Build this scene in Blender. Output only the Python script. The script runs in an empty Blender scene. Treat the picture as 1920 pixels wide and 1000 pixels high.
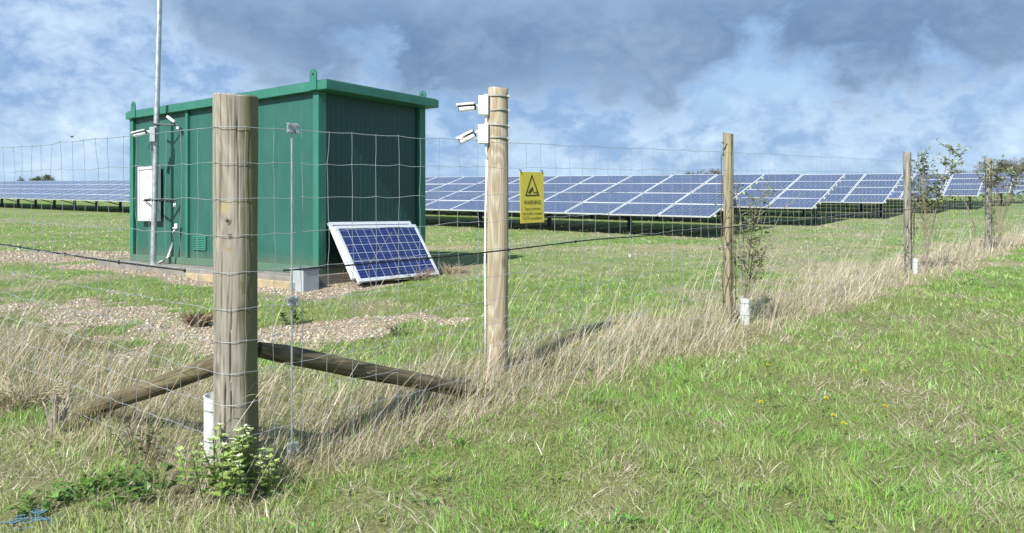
import bpy, bmesh, math, random
import numpy as np
from mathutils import Vector, Matrix, Euler

random.seed(7)
RNG = np.random.default_rng(7)
SC = bpy.context.scene
COL = SC.collection
R = math.radians
F, CX, CY, EYE = 1380.0, 960.0, 400.0, 1.45

# ------------------------------------------------------------------ noise / ground
_TAB = RNG.random((64, 64))
def vnoise(x, y, s=0):
    x = np.asarray(x, float) + s * 17.31; y = np.asarray(y, float) + s * 9.77
    xi = np.floor(x).astype(int); yi = np.floor(y).astype(int)
    fx = x - xi; fy = y - yi
    fx = fx * fx * (3 - 2 * fx); fy = fy * fy * (3 - 2 * fy)
    a = _TAB[xi % 64, yi % 64]; b = _TAB[(xi + 1) % 64, yi % 64]
    c = _TAB[xi % 64, (yi + 1) % 64]; d = _TAB[(xi + 1) % 64, (yi + 1) % 64]
    return (a * (1 - fx) + b * fx) * (1 - fy) + (c * (1 - fx) + d * fx) * fy
def fbm(x, y, s=0, o=4):
    t = 0; a = 0.5; n = 0
    for k in range(o):
        t = t + a * vnoise(x * 2 ** k, y * 2 ** k, s + k); n += a; a *= 0.5
    return t / n
def sstep(a, b, x):
    t = np.clip((np.asarray(x, float) - a) / (b - a), 0, 1); return t * t * (3 - 2 * t)

def plane_h(X, Y):
    Xc = np.clip(X, -60, 60); Yc = np.clip(Y, -6, 1e9)
    Ys = np.where(Yc < 60, Yc, 60 + 90 * (1 - np.exp(-(Yc - 60) / 90)))
    return -0.105 + 0.042 * Ys + 0.006 * Xc
def ground_h(X, Y):
    X = np.asarray(X, float); Y = np.asarray(Y, float)
    z = plane_h(X, Y)
    z = z - .10 * sstep(15.5, 21, Y)
    near = np.exp(-np.maximum(np.hypot(X, Y) - 20, 0) / 30)
    z = z + near * (0.07 * (fbm(X * .6, Y * .6, 3, 2) - .5) + 0.035 * (fbm(X * 2.3, Y * 2.3, 5, 2) - .5))
    return z
def gh(x, y): return float(ground_h(np.array([x]), np.array([y]))[0])
def gp(px, py):
    """where the line of sight of a photo pixel meets the ground"""
    t = (px - CX) / F; k = (py - CY) / F; Y = 5.0
    for _ in range(40):
        Y = 0.5 * Y + 0.5 * (EYE - gh(t * Y, Y)) / max(k, .003)
    return (t * Y, Y, gh(t * Y, Y))
def at(px, py, Y): return Vector(((px - CX) / F * Y, Y, EYE - (py - CY) / F * Y))

# fence geometry
P1 = np.array([-1.47, 3.92])
rR = np.array([1.0, 1.03]); rR /= np.linalg.norm(rR); nR = np.array([rR[1], -rR[0]])
rL = np.array([-1.0, 0.75]); rL /= np.linalg.norm(rL); nL = np.array([-rL[1], rL[0]])
def fence_d(X, Y):
    dR = (X - P1[0]) * nR[0] + (Y - P1[1]) * nR[1]
    dL = (X - P1[0]) * nL[0] + (Y - P1[1]) * nL[1]
    return np.maximum(dR, dL), dR, dL
# kiosk frame: local x along the end wall, local y along the long wall
C0 = Vector((-2.894, 11.0, 0.53)); KROT = math.atan2(.805, .593)
def kiosk_local(X, Y):
    dx = X - C0.x; dy = Y - C0.y; c, s = math.cos(KROT), math.sin(KROT)
    return dx * c + dy * s, -dx * s + dy * c

def seg_dist(X, Y, pts):
    best = np.full(np.shape(X), 1e9)
    for (a, b) in zip(pts[:-1], pts[1:]):
        ax, ay = a[:2]; bx, by = b[:2]
        vx, vy = bx - ax, by - ay
        t = np.clip(((X - ax) * vx + (Y - ay) * vy) / (vx * vx + vy * vy), 0, 1)
        best = np.minimum(best, np.hypot(X - ax - t * vx, Y - ay - t * vy))
    return best
TRACK_A = [gp(*p) for p in ((-160, 572), (120, 578), (300, 612), (430, 638), (560, 630), (700, 606), (800, 594))]
TRACK_B = [(-22, 17.5), (-14, 16.6), (-10, 16.4), (-6, 17.0), (-2, 18.2), (4, 17.6), (8, 17.0), (12, 18.6), (18, 23), (30, 34)]
def zones(X, Y):
    """gravel and bare-track weights by place"""
    X = np.asarray(X, float); Y = np.asarray(Y, float)
    n = fbm(X * 1.1, Y * 1.1, 11, 4) - .5
    n2 = fbm(X * 4.3, Y * 4.3, 13, 3) - .5
    dA = seg_dist(X, Y, TRACK_A) + n * 1.7 + n2 * 1.5 + .25 * sstep(-3.5, -1.2, X)
    gA = 1 - sstep(.15, 1.0, dA)
    dB = seg_dist(X, Y, TRACK_B) + n * 1.6
    gB = (1 - sstep(.9, 1.7, dB)) * np.where(X < -3.5, 1.0, .0)
    gB2 = (1 - sstep(.25, 1.3, dB)) * np.where(X >= -3.5, 1.0, 0)
    kx, ky = kiosk_local(X, Y)
    near_k = np.maximum(np.maximum(-kx - .45, kx - 2.6), np.maximum(-ky - .3, ky - 6.2))
    gK = (1 - sstep(.15, .75, near_k + n * .8)) * np.where(kx < 1.0, 1, .35)
    return np.clip(np.maximum(np.maximum(gA, gB), gK), 0, 1), np.clip(gB2, 0, 1)

# ------------------------------------------------------------------ materials
MATS = {}
class NT:
    def __init__(s, tree): s.t = tree; s.t.nodes.clear()
    def n(s, typ, **kw):
        nd = s.t.nodes.new(typ)
        for k, v in kw.items():
            if k in ('inp',):
                for kk, vv in v.items(): s.set(nd, kk, vv)
            else: setattr(nd, k, v)
        return nd
    def set(s, nd, k, v):
        sock = nd.inputs[k]
        if isinstance(v, bpy.types.NodeSocket): s.t.links.new(v, sock)
        else: sock.default_value = v
    def math(s, op, a, b=None, c=None, clamp=False):
        nd = s.n('ShaderNodeMath', operation=op); nd.use_clamp = clamp
        for i, v in enumerate((a, b, c)):
            if v is not None: s.set(nd, i, v)
        return nd.outputs[0]
    def ramp(s, fac, stops, interp='LINEAR'):
        nd = s.n('ShaderNodeValToRGB'); cr = nd.color_ramp; cr.interpolation = interp
        while len(cr.elements) < len(stops): cr.elements.new(0.5)
        for e, (p, c) in zip(cr.elements, stops):
            e.position = p; e.color = (*c, 1) if len(c) == 3 else c
        s.set(nd, 0, fac); return nd.outputs[0]
    def smooth(s, x, a, b):
        nd = s.n('ShaderNodeMapRange', interpolation_type='SMOOTHSTEP', clamp=True)
        for i, v in enumerate((x, a, b, 0.0, 1.0)): s.set(nd, i, v)
        return nd.outputs[0]
    def mix(s, fac, a, b, blend='MIX'):
        nd = s.n('ShaderNodeMix', data_type='RGBA', blend_type=blend)
        s.set(nd, 0, fac)
        for i, v in ((6, a), (7, b)):
            s.set(nd, i, v if isinstance(v, bpy.types.NodeSocket) or len(v) == 4 else (*v, 1))
        return nd.outputs[2]
    def noise(s, vec, scale, detail=4, rough=.55, dist=0.0, out=0):
        nd = s.n('ShaderNodeTexNoise'); s.set(nd, 'Scale', scale); s.set(nd, 'Detail', detail)
        s.set(nd, 'Roughness', rough); s.set(nd, 'Distortion', dist)
        if vec is not None: s.set(nd, 'Vector', vec)
        return nd.outputs[out]
    def mapping(s, vec, scale=(1, 1, 1), loc=(0, 0, 0), rot=(0, 0, 0)):
        nd = s.n('ShaderNodeMapping'); s.set(nd, 'Vector', vec); s.set(nd, 'Scale', scale)
        s.set(nd, 'Location', loc); s.set(nd, 'Rotation', rot); return nd.outputs[0]
def new_mat(name):
    m = bpy.data.materials.new(name); m.use_nodes = True; MATS[name] = m
    return m, NT(m.node_tree)
def finish(nt, col, rough=.6, metal=0.0, height=None, bump=.3, dist=.01, spec=.5, coat=0.0):
    p = nt.n('ShaderNodeBsdfPrincipled'); o = nt.n('ShaderNodeOutputMaterial')
    nt.set(p, 'Base Color', col if isinstance(col, bpy.types.NodeSocket) else (*col, 1))
    nt.set(p, 'Roughness', rough); nt.set(p, 'Metallic', metal)
    nt.set(p, 'Specular IOR Level', spec); nt.set(p, 'Coat Weight', coat)
    if height is not None:
        b = nt.n('ShaderNodeBump'); nt.set(b, 'Height', height); nt.set(b, 'Strength', bump); nt.set(b, 'Distance', dist)
        nt.set(p, 'Normal', b.outputs[0])
    nt.t.links.new(p.outputs[0], o.inputs[0])
def m_paint(name, col, rough=.5, metal=0., var=.15, scale=3., spec=.5, fine=60., bump=.05, rust=None, weather=False):
    m, nt = new_mat(name)
    tc = nt.n('ShaderNodeTexCoord').outputs['Object']
    n1 = nt.noise(tc, scale, 5, .6); n2 = nt.noise(tc, fine, 3, .6)
    lo = tuple(c * (1 - var) for c in col); hi = tuple(min(1, c * (1 + var)) for c in col)
    c = nt.ramp(n1, [(.3, lo), (.7, hi)])
    if rust:
        c = nt.mix(nt.smooth(nt.noise(tc, 7, 6, .7), .6, .72), c, rust)
    if weather:
        stk = nt.noise(nt.mapping(tc, (26, 26, .5)), 1, 4, .6)
        c = nt.mix(nt.math('MULTIPLY', nt.smooth(stk, .52, .78), .22), c, tuple(min(1, x * 1.5 + .05) for x in col))
        c = nt.mix(nt.math('MULTIPLY', nt.smooth(nt.noise(nt.mapping(tc, (9, 9, 1.1), (3, 1, 2)), 1, 5, .65), .55, .8), .35), c, tuple(x * .45 for x in col))
        sz = nt.n('ShaderNodeSeparateXYZ'); nt.set(sz, 0, tc)
        mud = nt.math('ADD', sz.outputs[2], nt.math('MULTIPLY_ADD', nt.noise(tc, 14, 5, .7), .5, -.25))
        c = nt.mix(nt.math('MULTIPLY', nt.math('SUBTRACT', 1, nt.smooth(mud, .0, .34)), .45), c, (.16, .135, .09))
    finish(nt, c, nt.math('MULTIPLY_ADD', n1, .2, rough - .1), metal, n2, bump, .003, spec)
    return m
def m_wood(name, light, dark, tint=None, grain=1.0, crack=.5, ring=.25, knots=()):
    m, nt = new_mat(name)
    tc = nt.n('ShaderNodeTexCoord').outputs['Object']
    fld = nt.noise(nt.mapping(tc, (5.5 * grain, 5.5 * grain, .85)), 1, 1.5, .45, .25)
    rings = nt.math('MULTIPLY_ADD', nt.math('SINE', nt.math('MULTIPLY', fld, 95)), .5, .5)
    rings = nt.math('POWER', rings, 1.6)
    fib = nt.noise(nt.mapping(tc, (90, 90, 2.2)), 1, 4, .65)
    big = nt.noise(nt.mapping(tc, (6, 6, 2.)), 1, 4, .6)
    v = nt.math('ADD', nt.math('MULTIPLY', rings, ring), nt.math('MULTIPLY', fib, .9 - ring))
    v = nt.math('ADD', v, nt.math('MULTIPLY_ADD', big, .5, -.25))
    c = nt.ramp(v, [(.2, dark), (.55, tuple((a + b) / 2 for a, b in zip(light, dark))), (.85, light)])
    cr = nt.noise(nt.mapping(tc, (17, 17, .55)), 1, 2, .5)
    crk = nt.math('SUBTRACT', 1, nt.smooth(nt.math('ABSOLUTE', nt.math('SUBTRACT', cr, .5)), .0, .045))
    crk = nt.math('MULTIPLY', nt.math('MULTIPLY', crk, nt.smooth(big, .40, .52)), crack)
    c = nt.mix(crk, c, tuple(x * .16 for x in dark))
    vo = nt.n('ShaderNodeTexVoronoi'); nt.set(vo, 'Vector', nt.mapping(tc, (5, 5, 2.6))); nt.set(vo, 'Scale', 1.0)
    kn = nt.math('SUBTRACT', 1, nt.smooth(vo.outputs[0], .06, .2))
    c = nt.mix(nt.math('MULTIPLY', kn, .75), c, tuple(x * .5 for x in dark))
    for (kx_, ky_, kz_, kr_, kc_) in knots:
        dn = nt.n('ShaderNodeVectorMath', operation='DISTANCE'); nt.set(dn, 0, nt.mapping(tc, (1, 1, .75))); dn.inputs[1].default_value = (kx_, ky_, kz_ * .75)
        dd = nt.math('ADD', dn.outputs['Value'], nt.math('MULTIPLY_ADD', nt.noise(tc, 45, 4, .7), .07, -.035))
        c = nt.mix(nt.math('SUBTRACT', 1, nt.smooth(dd, kr_ * .5, kr_)), c, kc_)
    if tint:
        c = nt.mix(nt.math('MULTIPLY', nt.smooth(big, .48, .72), .55), c, tint)
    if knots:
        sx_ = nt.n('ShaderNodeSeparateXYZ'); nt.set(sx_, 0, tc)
        algae_shade = nt.smooth(nt.math('ADD', sx_.outputs[0], nt.math('MULTIPLY_ADD', big, .08, -.04)), .045, .085)
        c = nt.mix(nt.math('MULTIPLY', algae_shade, .8), c, (.13, .12, .05))  # olive algae, also painting in the shade on the post's right side
    h = nt.math('SUBTRACT', v, nt.math('MULTIPLY', crk, 1.2))
    finish(nt, c, .85, 0, h, .35, .003, .2)
    return m
def m_blade(name, trans=.35, upn=0.0):
    m, nt = new_mat(name)
    a = nt.n('ShaderNodeAttribute', attribute_name='col').outputs[0]
    d = nt.n('ShaderNodeBsdfDiffuse'); nt.set(d, 0, a)
    t = nt.n('ShaderNodeBsdfTranslucent'); nt.set(t, 0, a)
    if upn:
        sc = nt.n('ShaderNodeVectorMath', operation='SCALE'); nt.set(sc, 0, nt.n('ShaderNodeNewGeometry').outputs['Normal']); nt.set(sc, 'Scale', .55)
        ad = nt.n('ShaderNodeVectorMath', operation='ADD'); nt.set(ad, 0, sc.outputs[0]); ad.inputs[1].default_value = (0, 0, upn)
        nm = nt.n('ShaderNodeVectorMath', operation='NORMALIZE'); nt.set(nm, 0, ad.outputs[0]); nt.set(d, 'Normal', nm.outputs[0])
    g = nt.n('ShaderNodeBsdfGlossy'); nt.set(g, 'Roughness', .42); nt.set(g, 0, (.8, .8, .8, 1))
    mx = nt.n('ShaderNodeMixShader'); nt.set(mx, 0, trans)
    nt.t.links.new(d.outputs[0], mx.inputs[1]); nt.t.links.new(t.outputs[0], mx.inputs[2])
    m2 = nt.n('ShaderNodeMixShader'); nt.set(m2, 0, .05)
    nt.t.links.new(mx.outputs[0], m2.inputs[1]); nt.t.links.new(g.outputs[0], m2.inputs[2])
    o = nt.n('ShaderNodeOutputMaterial'); nt.t.links.new(m2.outputs[0], o.inputs[0])
    return m

# cells of a solar module, drawn in the module's own surface coordinates
def m_cells(name, cell, cell2, line, rough=.12, lw=.035, bus=.3, spec=.5):
    m, nt = new_mat(name)
    uv = nt.n('ShaderNodeUVMap').outputs[0]
    sx = nt.n('ShaderNodeSeparateXYZ'); nt.set(sx, 0, uv)
    def grid(s, n, w):
        f = nt.math('FRACT', nt.math('MULTIPLY', s, n))
        e = nt.math('ABSOLUTE', nt.math('SUBTRACT', f, .5))
        return nt.smooth(e, .5 - w, .5 - w * .6)
    g = nt.math('MAXIMUM', grid(sx.outputs[0], 10, lw), grid(sx.outputs[1], 6, lw))
    b = nt.math('MULTIPLY', grid(sx.outputs[1], 18, .045), bus)
    fl = nt.n('ShaderNodeVectorMath', operation='FLOOR'); mp = nt.mapping(uv, (10, 6, 1))
    nt.set(fl, 0, mp)
    wn = nt.n('ShaderNodeTexWhiteNoise'); nt.set(wn, 'Vector', fl.outputs[0])
    oi = nt.n('ShaderNodeObjectInfo').outputs['Random']
    vo = nt.n('ShaderNodeTexVoronoi'); nt.set(vo, 'Vector', mp); nt.set(vo, 'Scale', 5.0)
    fac = nt.math('ADD', nt.math('MULTIPLY', wn.outputs[0], .35), nt.math('MULTIPLY', vo.outputs['Color'], .35))
    fac = nt.math('ADD', fac, nt.math('MULTIPLY_ADD', oi, .7, -.2), clamp=True)
    c = nt.mix(fac, cell, cell2)
    c = nt.mix(b, c, line); c = nt.mix(g, c, line)
    dust = nt.noise(nt.mapping(uv, (3, 2, 1)), 1.5, 5, .7)
    c = nt.mix(nt.math('MULTIPLY', nt.smooth(dust, .45, .8), .12), c, (.35, .36, .36))
    finish(nt, c, nt.math('MULTIPLY_ADD', dust, .15, rough - .05), 0, None, spec=spec)
    return m

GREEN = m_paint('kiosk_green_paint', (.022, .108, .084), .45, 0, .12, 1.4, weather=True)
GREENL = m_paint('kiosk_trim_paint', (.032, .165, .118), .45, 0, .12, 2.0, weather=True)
GREEN_SHADED = m_paint('kiosk_green_shaded_end', (.009, .054, .045), .42, 0, .12, 1.2, weather=True)  # kiosk green darkened, the end face's shade put into the colour
CONC = m_paint('concrete', (.22, .21, .19), .9, 0, .25, 4, .2, 50, .4)
CONCY = m_paint('stained_concrete', (.36, .30, .20), .9, 0, .25, 4, .2, 50, .4)
GALV = m_paint('galvanised_steel', (.50, .53, .55), .45, .75, .22, 9)
GALVD = m_paint('weathered_galvanised_steel', (.35, .38, .40), .55, .6, .3, 14)
WIRE = m_paint('fence_wire_zinc', (.44, .48, .50), .45, .6, .15, 12)
ALU = m_paint('aluminium_frame', (.74, .76, .78), .38, .35, .06, 3)
WHITEP = m_paint('white_plastic', (.80, .80, .79), .4, 0, .04, 3)
WHITES = m_paint('white_notice_sheet', (.78, .78, .76), .5, 0, .06, 3)
GREYF = m_paint('pale_grey_frame', (.55, .57, .58), .5, .2, .1, 3)
NAVY = m_paint('dark_glossy_plastic', (.012, .015, .03), .2, 0, .1, 3)
BLACK = m_paint('black_rubber', (.012, .012, .013), .6, 0, .2, 8)
DSTEEL = m_paint('dark_steel', (.07, .075, .08), .55, .5, .25, 5)
GREYBOX = m_paint('grey_box_paint', (.33, .37, .39), .6, 0, .12, 3)
YELLOW = m_paint('sign_yellow', (.64, .54, .075), .55, 0, .10, 6, .4, 80, .05, rust=(.42, .36, .10))
INK = m_paint('sign_ink', (.03, .028, .012), .6, 0, .3, 20)
FADEINK = m_paint('faded_sign_ink', (.16, .14, .03), .6, 0, .3, 20)
TUBE = m_paint('white_guard_tube', (.60, .645, .645), .5, 0, .08, 4)
WOODG = m_wood('weathered_grey_timber', (.47, .445, .39), (.21, .195, .16), (.34, .31, .21), 1.0, .9, .26)
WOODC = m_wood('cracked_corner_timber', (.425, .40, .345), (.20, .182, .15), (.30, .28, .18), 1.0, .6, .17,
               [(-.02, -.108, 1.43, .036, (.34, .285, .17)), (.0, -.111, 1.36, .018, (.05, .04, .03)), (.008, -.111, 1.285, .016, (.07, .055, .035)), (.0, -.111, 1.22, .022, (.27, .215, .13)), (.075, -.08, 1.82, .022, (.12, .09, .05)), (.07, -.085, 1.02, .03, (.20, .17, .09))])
WOODP = m_wood('pale_pine_timber', (.52, .485, .395), (.31, .25, .17), None, .8, .3, .36)
WOODB = m_wood('old_brown_timber', (.25, .215, .14), (.085, .07, .042), (.17, .17, .06), 1.1, .7)
WOODH = m_wood('tanalised_stake_timber', (.44, .40, .28), (.23, .20, .125), (.38, .33, .12), 1.2, .6)
BARK = m_paint('twig_bark', (.13, .10, .07), .9, 0, .35, 20)
BARKL = m_paint('pale_twig_bark', (.23, .20, .15), .9, 0, .3, 20)
CELLS_N = m_cells('module_cells_close', (.004, .014, .10), (.009, .034, .17), (.45, .48, .53), .14, .03, .22)
CELLS_F = m_cells('module_cells_row', (.028, .042, .105), (.045, .066, .145), (.27, .31, .39), .17, .03, .12, .75)
BLADE = m_blade('grass_blade', .34, .75)
STRAW = m_blade('straw_blade', .25, .6)
LEAF = m_blade('leaf_surface', .30)
PETAL = m_blade('petal_surface', .2)
TWINE = m_paint('blue_twine', (.03, .12, .20), .7, 0, .3, 20)
BIRD = m_paint('dark_feathers', (.02, .02, .025), .8)
def m_pebble():
    m, nt = new_mat('pebble_stone')
    a = nt.n('ShaderNodeAttribute', attribute_name='col').outputs[0]
    tc = nt.n('ShaderNodeTexCoord').outputs['Object']
    n = nt.noise(tc, 90, 3)
    finish(nt, nt.mix(nt.math('MULTIPLY', n, .4), a, (.2, .17, .13)), .85, 0, n, .3, .003, .25)
    return m
PEB = m_pebble()
def m_ground():
    m, nt = new_mat('field_ground')
    tc = nt.n('ShaderNodeTexCoord').outputs['Object']
    gr = nt.n('ShaderNodeAttribute', attribute_name='gravel').outputs['Fac']
    tr = nt.n('ShaderNodeAttribute', attribute_name='track').outputs['Fac']
    dr = nt.n('ShaderNodeAttribute', attribute_name='dry').outputs['Fac']
    big = nt.noise(tc, .35, 5, .6); mid = nt.noise(tc, 2.4, 6, .65); fine = nt.noise(tc, 38, 5, .7)
    st = nt.noise(nt.mapping(tc, (90, 60, 60)), 1, 4, .7)
    green = nt.ramp(mid, [(.25, (.07, .14, .028)), (.5, (.115, .22, .046)), (.75, (.20, .285, .08))])
    dry = nt.ramp(fine, [(.3, (.18, .145, .095)), (.7, (.44, .385, .27))])
    f = nt.math('ADD', dr, nt.math('MULTIPLY_ADD', mid, .9, -.45), clamp=True)
    c = nt.mix(f, green, dry)
    soil = nt.ramp(fine, [(.3, (.09, .09, .035)), (.5, (.17, .18, .07)), (.75, (.32, .29, .17))])
    c = nt.mix(nt.n('ShaderNodeAttribute', attribute_name='soil').outputs['Fac'], c, soil)
    c = nt.mix(nt.math('MULTIPLY', nt.smooth(st, .45, .7), .35), c, (.24, .23, .10))
    c = nt.mix(nt.math('MULTIPLY', nt.smooth(fine, .55, .3), .35), c, (.045, .045, .02))
    c = nt.mix(nt.math('MULTIPLY', tr, nt.smooth(nt.math('ADD', mid, nt.math('MULTIPLY', fine, .4)), .55, .85)), c, (.33, .27, .17))
    vo = nt.n('ShaderNodeTexVoronoi'); nt.set(vo, 'Vector', tc); nt.set(vo, 'Scale', 55)
    sep = nt.n('ShaderNodeSeparateColor'); nt.set(sep, 0, vo.outputs['Color'])
    peb = nt.ramp(sep.outputs[0], [(.0, (.25, .185, .12)), (.35, (.39, .315, .225)), (.7, (.50, .425, .325)), (1, (.62, .57, .49))])
    peb = nt.mix(nt.smooth(vo.outputs[0], .35, .75), peb, (.13, .10, .065))
    gm = nt.smooth(nt.math('ADD', gr, nt.math('MULTIPLY_ADD', nt.noise(tc, 5, 5, .7), .8, -.4)), .38, .62)
    c = nt.mix(gm, c, peb)
    h = nt.math('ADD', fine, nt.math('MULTIPLY', st, .6))
    finish(nt, c, .95, 0, h, .7, .03, .1)
    return m
GROUND = m_ground()

# ------------------------------------------------------------------ mesh helpers
class MB:
    def __init__(s): s.v = []; s.f = []; s.mi = []; s.uv = {}; s.cur = 0
    def add(s, vs, fs):
        b = len(s.v); s.v += [tuple(v) for v in vs]
        for f in fs: s.f.append(tuple(i + b for i in f)); s.mi.append(s.cur)
        return b
    def box(s, c, d, M=None):
        x, y, z = (k / 2 for k in d)
        vs = [Vector((i * x, j * y, k * z)) for i in (-1, 1) for j in (-1, 1) for k in (-1, 1)]
        if M is not None: vs = [M @ v for v in vs]
        vs = [v + Vector(c) for v in vs]
        s.add(vs, [(0, 1, 3, 2), (4, 6, 7, 5), (0, 4, 5, 1), (2, 3, 7, 6), (0, 2, 6, 4), (1, 5, 7, 3)])
    def span(s, a, b): s.box([(p + q) / 2 for p, q in zip(a, b)], [abs(q - p) for p, q in zip(a, b)])
    def tube(s, pts, r, n=6, cap=True):
        pts = [Vector(p) for p in pts]; rs = r if hasattr(r, '__len__') else [r] * len(pts)
        ref = None; rings = []
        for i, p in enumerate(pts):
            d = (pts[min(i + 1, len(pts) - 1)] - pts[max(i - 1, 0)])
            if d.length < 1e-9: d = Vector((0, 0, 1))
            d.normalize()
            if ref is None:
                ref = Vector((0, 0, 1)) if abs(d.z) < .9 else Vector((1, 0, 0))
            u = d.cross(ref)
            if u.length < 1e-4: u = d.cross(Vector((.3, 1, .2)))
            u.normalize(); w = d.cross(u).normalized(); ref = u.cross(d) if abs(d.z) < .95 else ref
            ref = Vector((0, 0, 1)) if abs(d.z) < .9 else Vector((1, 0, 0))
            rings.append([p + (u * math.cos(2 * math.pi * k / n) + w * math.sin(2 * math.pi * k / n)) * rs[i] for k in range(n)])
        vs = [v for rg in rings for v in rg]; fs = []
        for i in range(len(pts) - 1):
            for k in range(n):
                fs.append((i * n + k, i * n + (k + 1) % n, (i + 1) * n + (k + 1) % n, (i + 1) * n + k))
        if cap:
            fs.append(tuple(range(n))[::-1]); fs.append(tuple((len(pts) - 1) * n + k for k in range(n)))
        s.add(vs, fs)
    def prism(s, poly, thick, M=Matrix.Identity(4)):
        n = len(poly)
        vs = [M @ Vector((x, y, 0)) for x, y in poly] + [M @ Vector((x, y, thick)) for x, y in poly]
        fs = [tuple(range(n))[::-1], tuple(range(n, 2 * n))] + [(i, (i + 1) % n, n + (i + 1) % n, n + i) for i in range(n)]
        s.add(vs, fs)
    def ell(s, c, r, M=None, nu=10, nv=6):
        vs = []; fs = []
        for j in range(nv + 1):
            a = math.pi * j / nv
            for i in range(nu):
                b = 2 * math.pi * i / nu
                v = Vector((r[0] * math.sin(a) * math.cos(b), r[1] * math.sin(a) * math.sin(b), r[2] * math.cos(a)))
                if M is not None: v = M @ v
                vs.append(v + Vector(c))
        for j in range(nv):
            for i in range(nu): fs.append((j * nu + i, (j + 1) * nu + i, (j + 1) * nu + (i + 1) % nu, j * nu + (i + 1) % nu))
        s.add(vs, fs)
    def leaf(s, p, d, up, L, W):
        d = Vector(d).normalized(); u = Vector(up); u = (u - d * u.dot(d))
        if u.length < 1e-3: u = d.orthogonal()
        u.normalize(); w = d.cross(u); p = Vector(p)
        s.add([p, p + d * L * .35 + w * W * .5 + u * W * .12, p + d * L - u * L * .12, p + d * L * .35 - w * W * .5 + u * W * .12, p + d * L * .5 - u * .02 * L],
              [(0, 4, 1), (1, 4, 2), (2, 4, 3), (3, 4, 0)])
    def build(s, name, mats, parent=None, smooth=False, bevel=0, cols=None, loc=None):
        me = bpy.data.meshes.new(name); me.from_pydata(s.v, [], s.f); 
        for m in (mats if isinstance(mats, (list, tuple)) else [mats]): me.materials.append(m)
        if any(s.mi): me.polygons.foreach_set('material_index', s.mi)
        if cols is not None:
            a = me.attributes.new('col', 'FLOAT_COLOR', 'POINT')
            c = np.ones((len(s.v), 4)); c[:, :3] = np.asarray(cols)
            a.data.foreach_set('color', c.ravel())
        bm = bmesh.new(); bm.from_mesh(me); bmesh.ops.recalc_face_normals(bm, faces=bm.faces)
        if bevel:
            es = [e for e in bm.edges if len(e.link_faces) == 2 and e.calc_face_angle(0) > .6]
            bmesh.ops.bevel(bm, geom=es, offset=bevel, segments=2, affect='EDGES', profile=.5)
        bm.to_mesh(me); bm.free()
        if smooth:
            me.polygons.foreach_set('use_smooth', [True] * len(me.polygons))
            if smooth == 'auto': me.set_sharp_from_angle(angle=R(40))
        me.update()
        return link(name, me, parent, loc)
def link(name, me, parent=None, loc=None):
    o = bpy.data.objects.new(name, me); COL.objects.link(o)
    if parent is not None: o.parent = parent
    if loc is not None: o.location = loc
    return o
def tag(o, label=None, cat=None, group=None, kind=None):
    if label: o['label'] = label
    if cat: o['category'] = cat
    if group: o['group'] = group
    if kind: o['kind'] = kind
    return o
def empty(name, loc, rz=0, label=None, cat=None, group=None):
    o = bpy.data.objects.new(name, None); COL.objects.link(o); o.location = loc; o.rotation_euler = (0, 0, rz)
    o.empty_display_size = .1
    return tag(o, label, cat, group)
def dup(root, loc, rz=None, label=None):
    r = root.copy(); COL.objects.link(r); r.location = loc
    if rz is not None: r.rotation_euler = (0, 0, rz)
    if label: r['label'] = label
    for ch in list(root.children):
        c = ch.copy(); COL.objects.link(c); c.parent = r
        for g in list(ch.children):
            d = g.copy(); COL.objects.link(d); d.parent = c
    return r
def raw_mesh(name, V, quads=None, tris=None, col=None, mat=None, smooth=False):
    """fast mesh from arrays"""
    me = bpy.data.meshes.new(name)
    nq = 0 if quads is None else len(quads); nt = 0 if tris is None else len(tris)
    me.vertices.add(len(V)); me.vertices.foreach_set('co', np.ascontiguousarray(V, np.float32).ravel())
    loops = np.concatenate(([quads.ravel()] if nq else []) + ([tris.ravel()] if nt else []))
    me.loops.add(len(loops)); me.loops.foreach_set('vertex_index', loops.astype(np.int32))
    starts = np.concatenate([np.arange(nq) * 4, nq * 4 + np.arange(nt) * 3]).astype(np.int32)
    me.polygons.add(nq + nt); me.polygons.foreach_set('loop_start', starts)
    if smooth: me.polygons.foreach_set('use_smooth', np.ones(nq + nt, bool))
    me.update(calc_edges=True)
    if col is not None:
        a = me.attributes.new('col', 'FLOAT_COLOR', 'POINT')
        c = np.ones((len(V), 4), np.float32); c[:, :3] = col
        a.data.foreach_set('color', c.ravel())
    if mat: me.materials.append(mat)
    return link(name, me)

# ------------------------------------------------------------------ ground sheet
def axis(fine_a, fine_b, step, lo, hi, g=1.13):
    a = list(np.arange(fine_a, fine_b, step)); s = step
    x = a[-1]
    while x < hi: s *= g; x += s; a.append(x)
    s = step; x = a[0]; pre = []
    while x > lo: s *= g; x -= s; pre.append(x)
    return np.array(pre[::-1] + a)
xs = axis(-8, 9, .11, -900, 900); ys = axis(1.5, 14, .11, -40, 1500)
GX, GY = np.meshgrid(xs, ys, indexing='xy'); GZ = ground_h(GX, GY)
nx, ny = len(xs), len(ys); idx = np.arange(nx * ny).reshape(ny, nx)
quads = np.stack([idx[:-1, :-1], idx[:-1, 1:], idx[1:, 1:], idx[1:, :-1]], -1).reshape(-1, 4)
g = raw_mesh('ground', np.stack([GX, GY, GZ], -1).reshape(-1, 3), quads, None, None, GROUND, True)
gravel, track = zones(GX.ravel(), GY.ravel())
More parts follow.
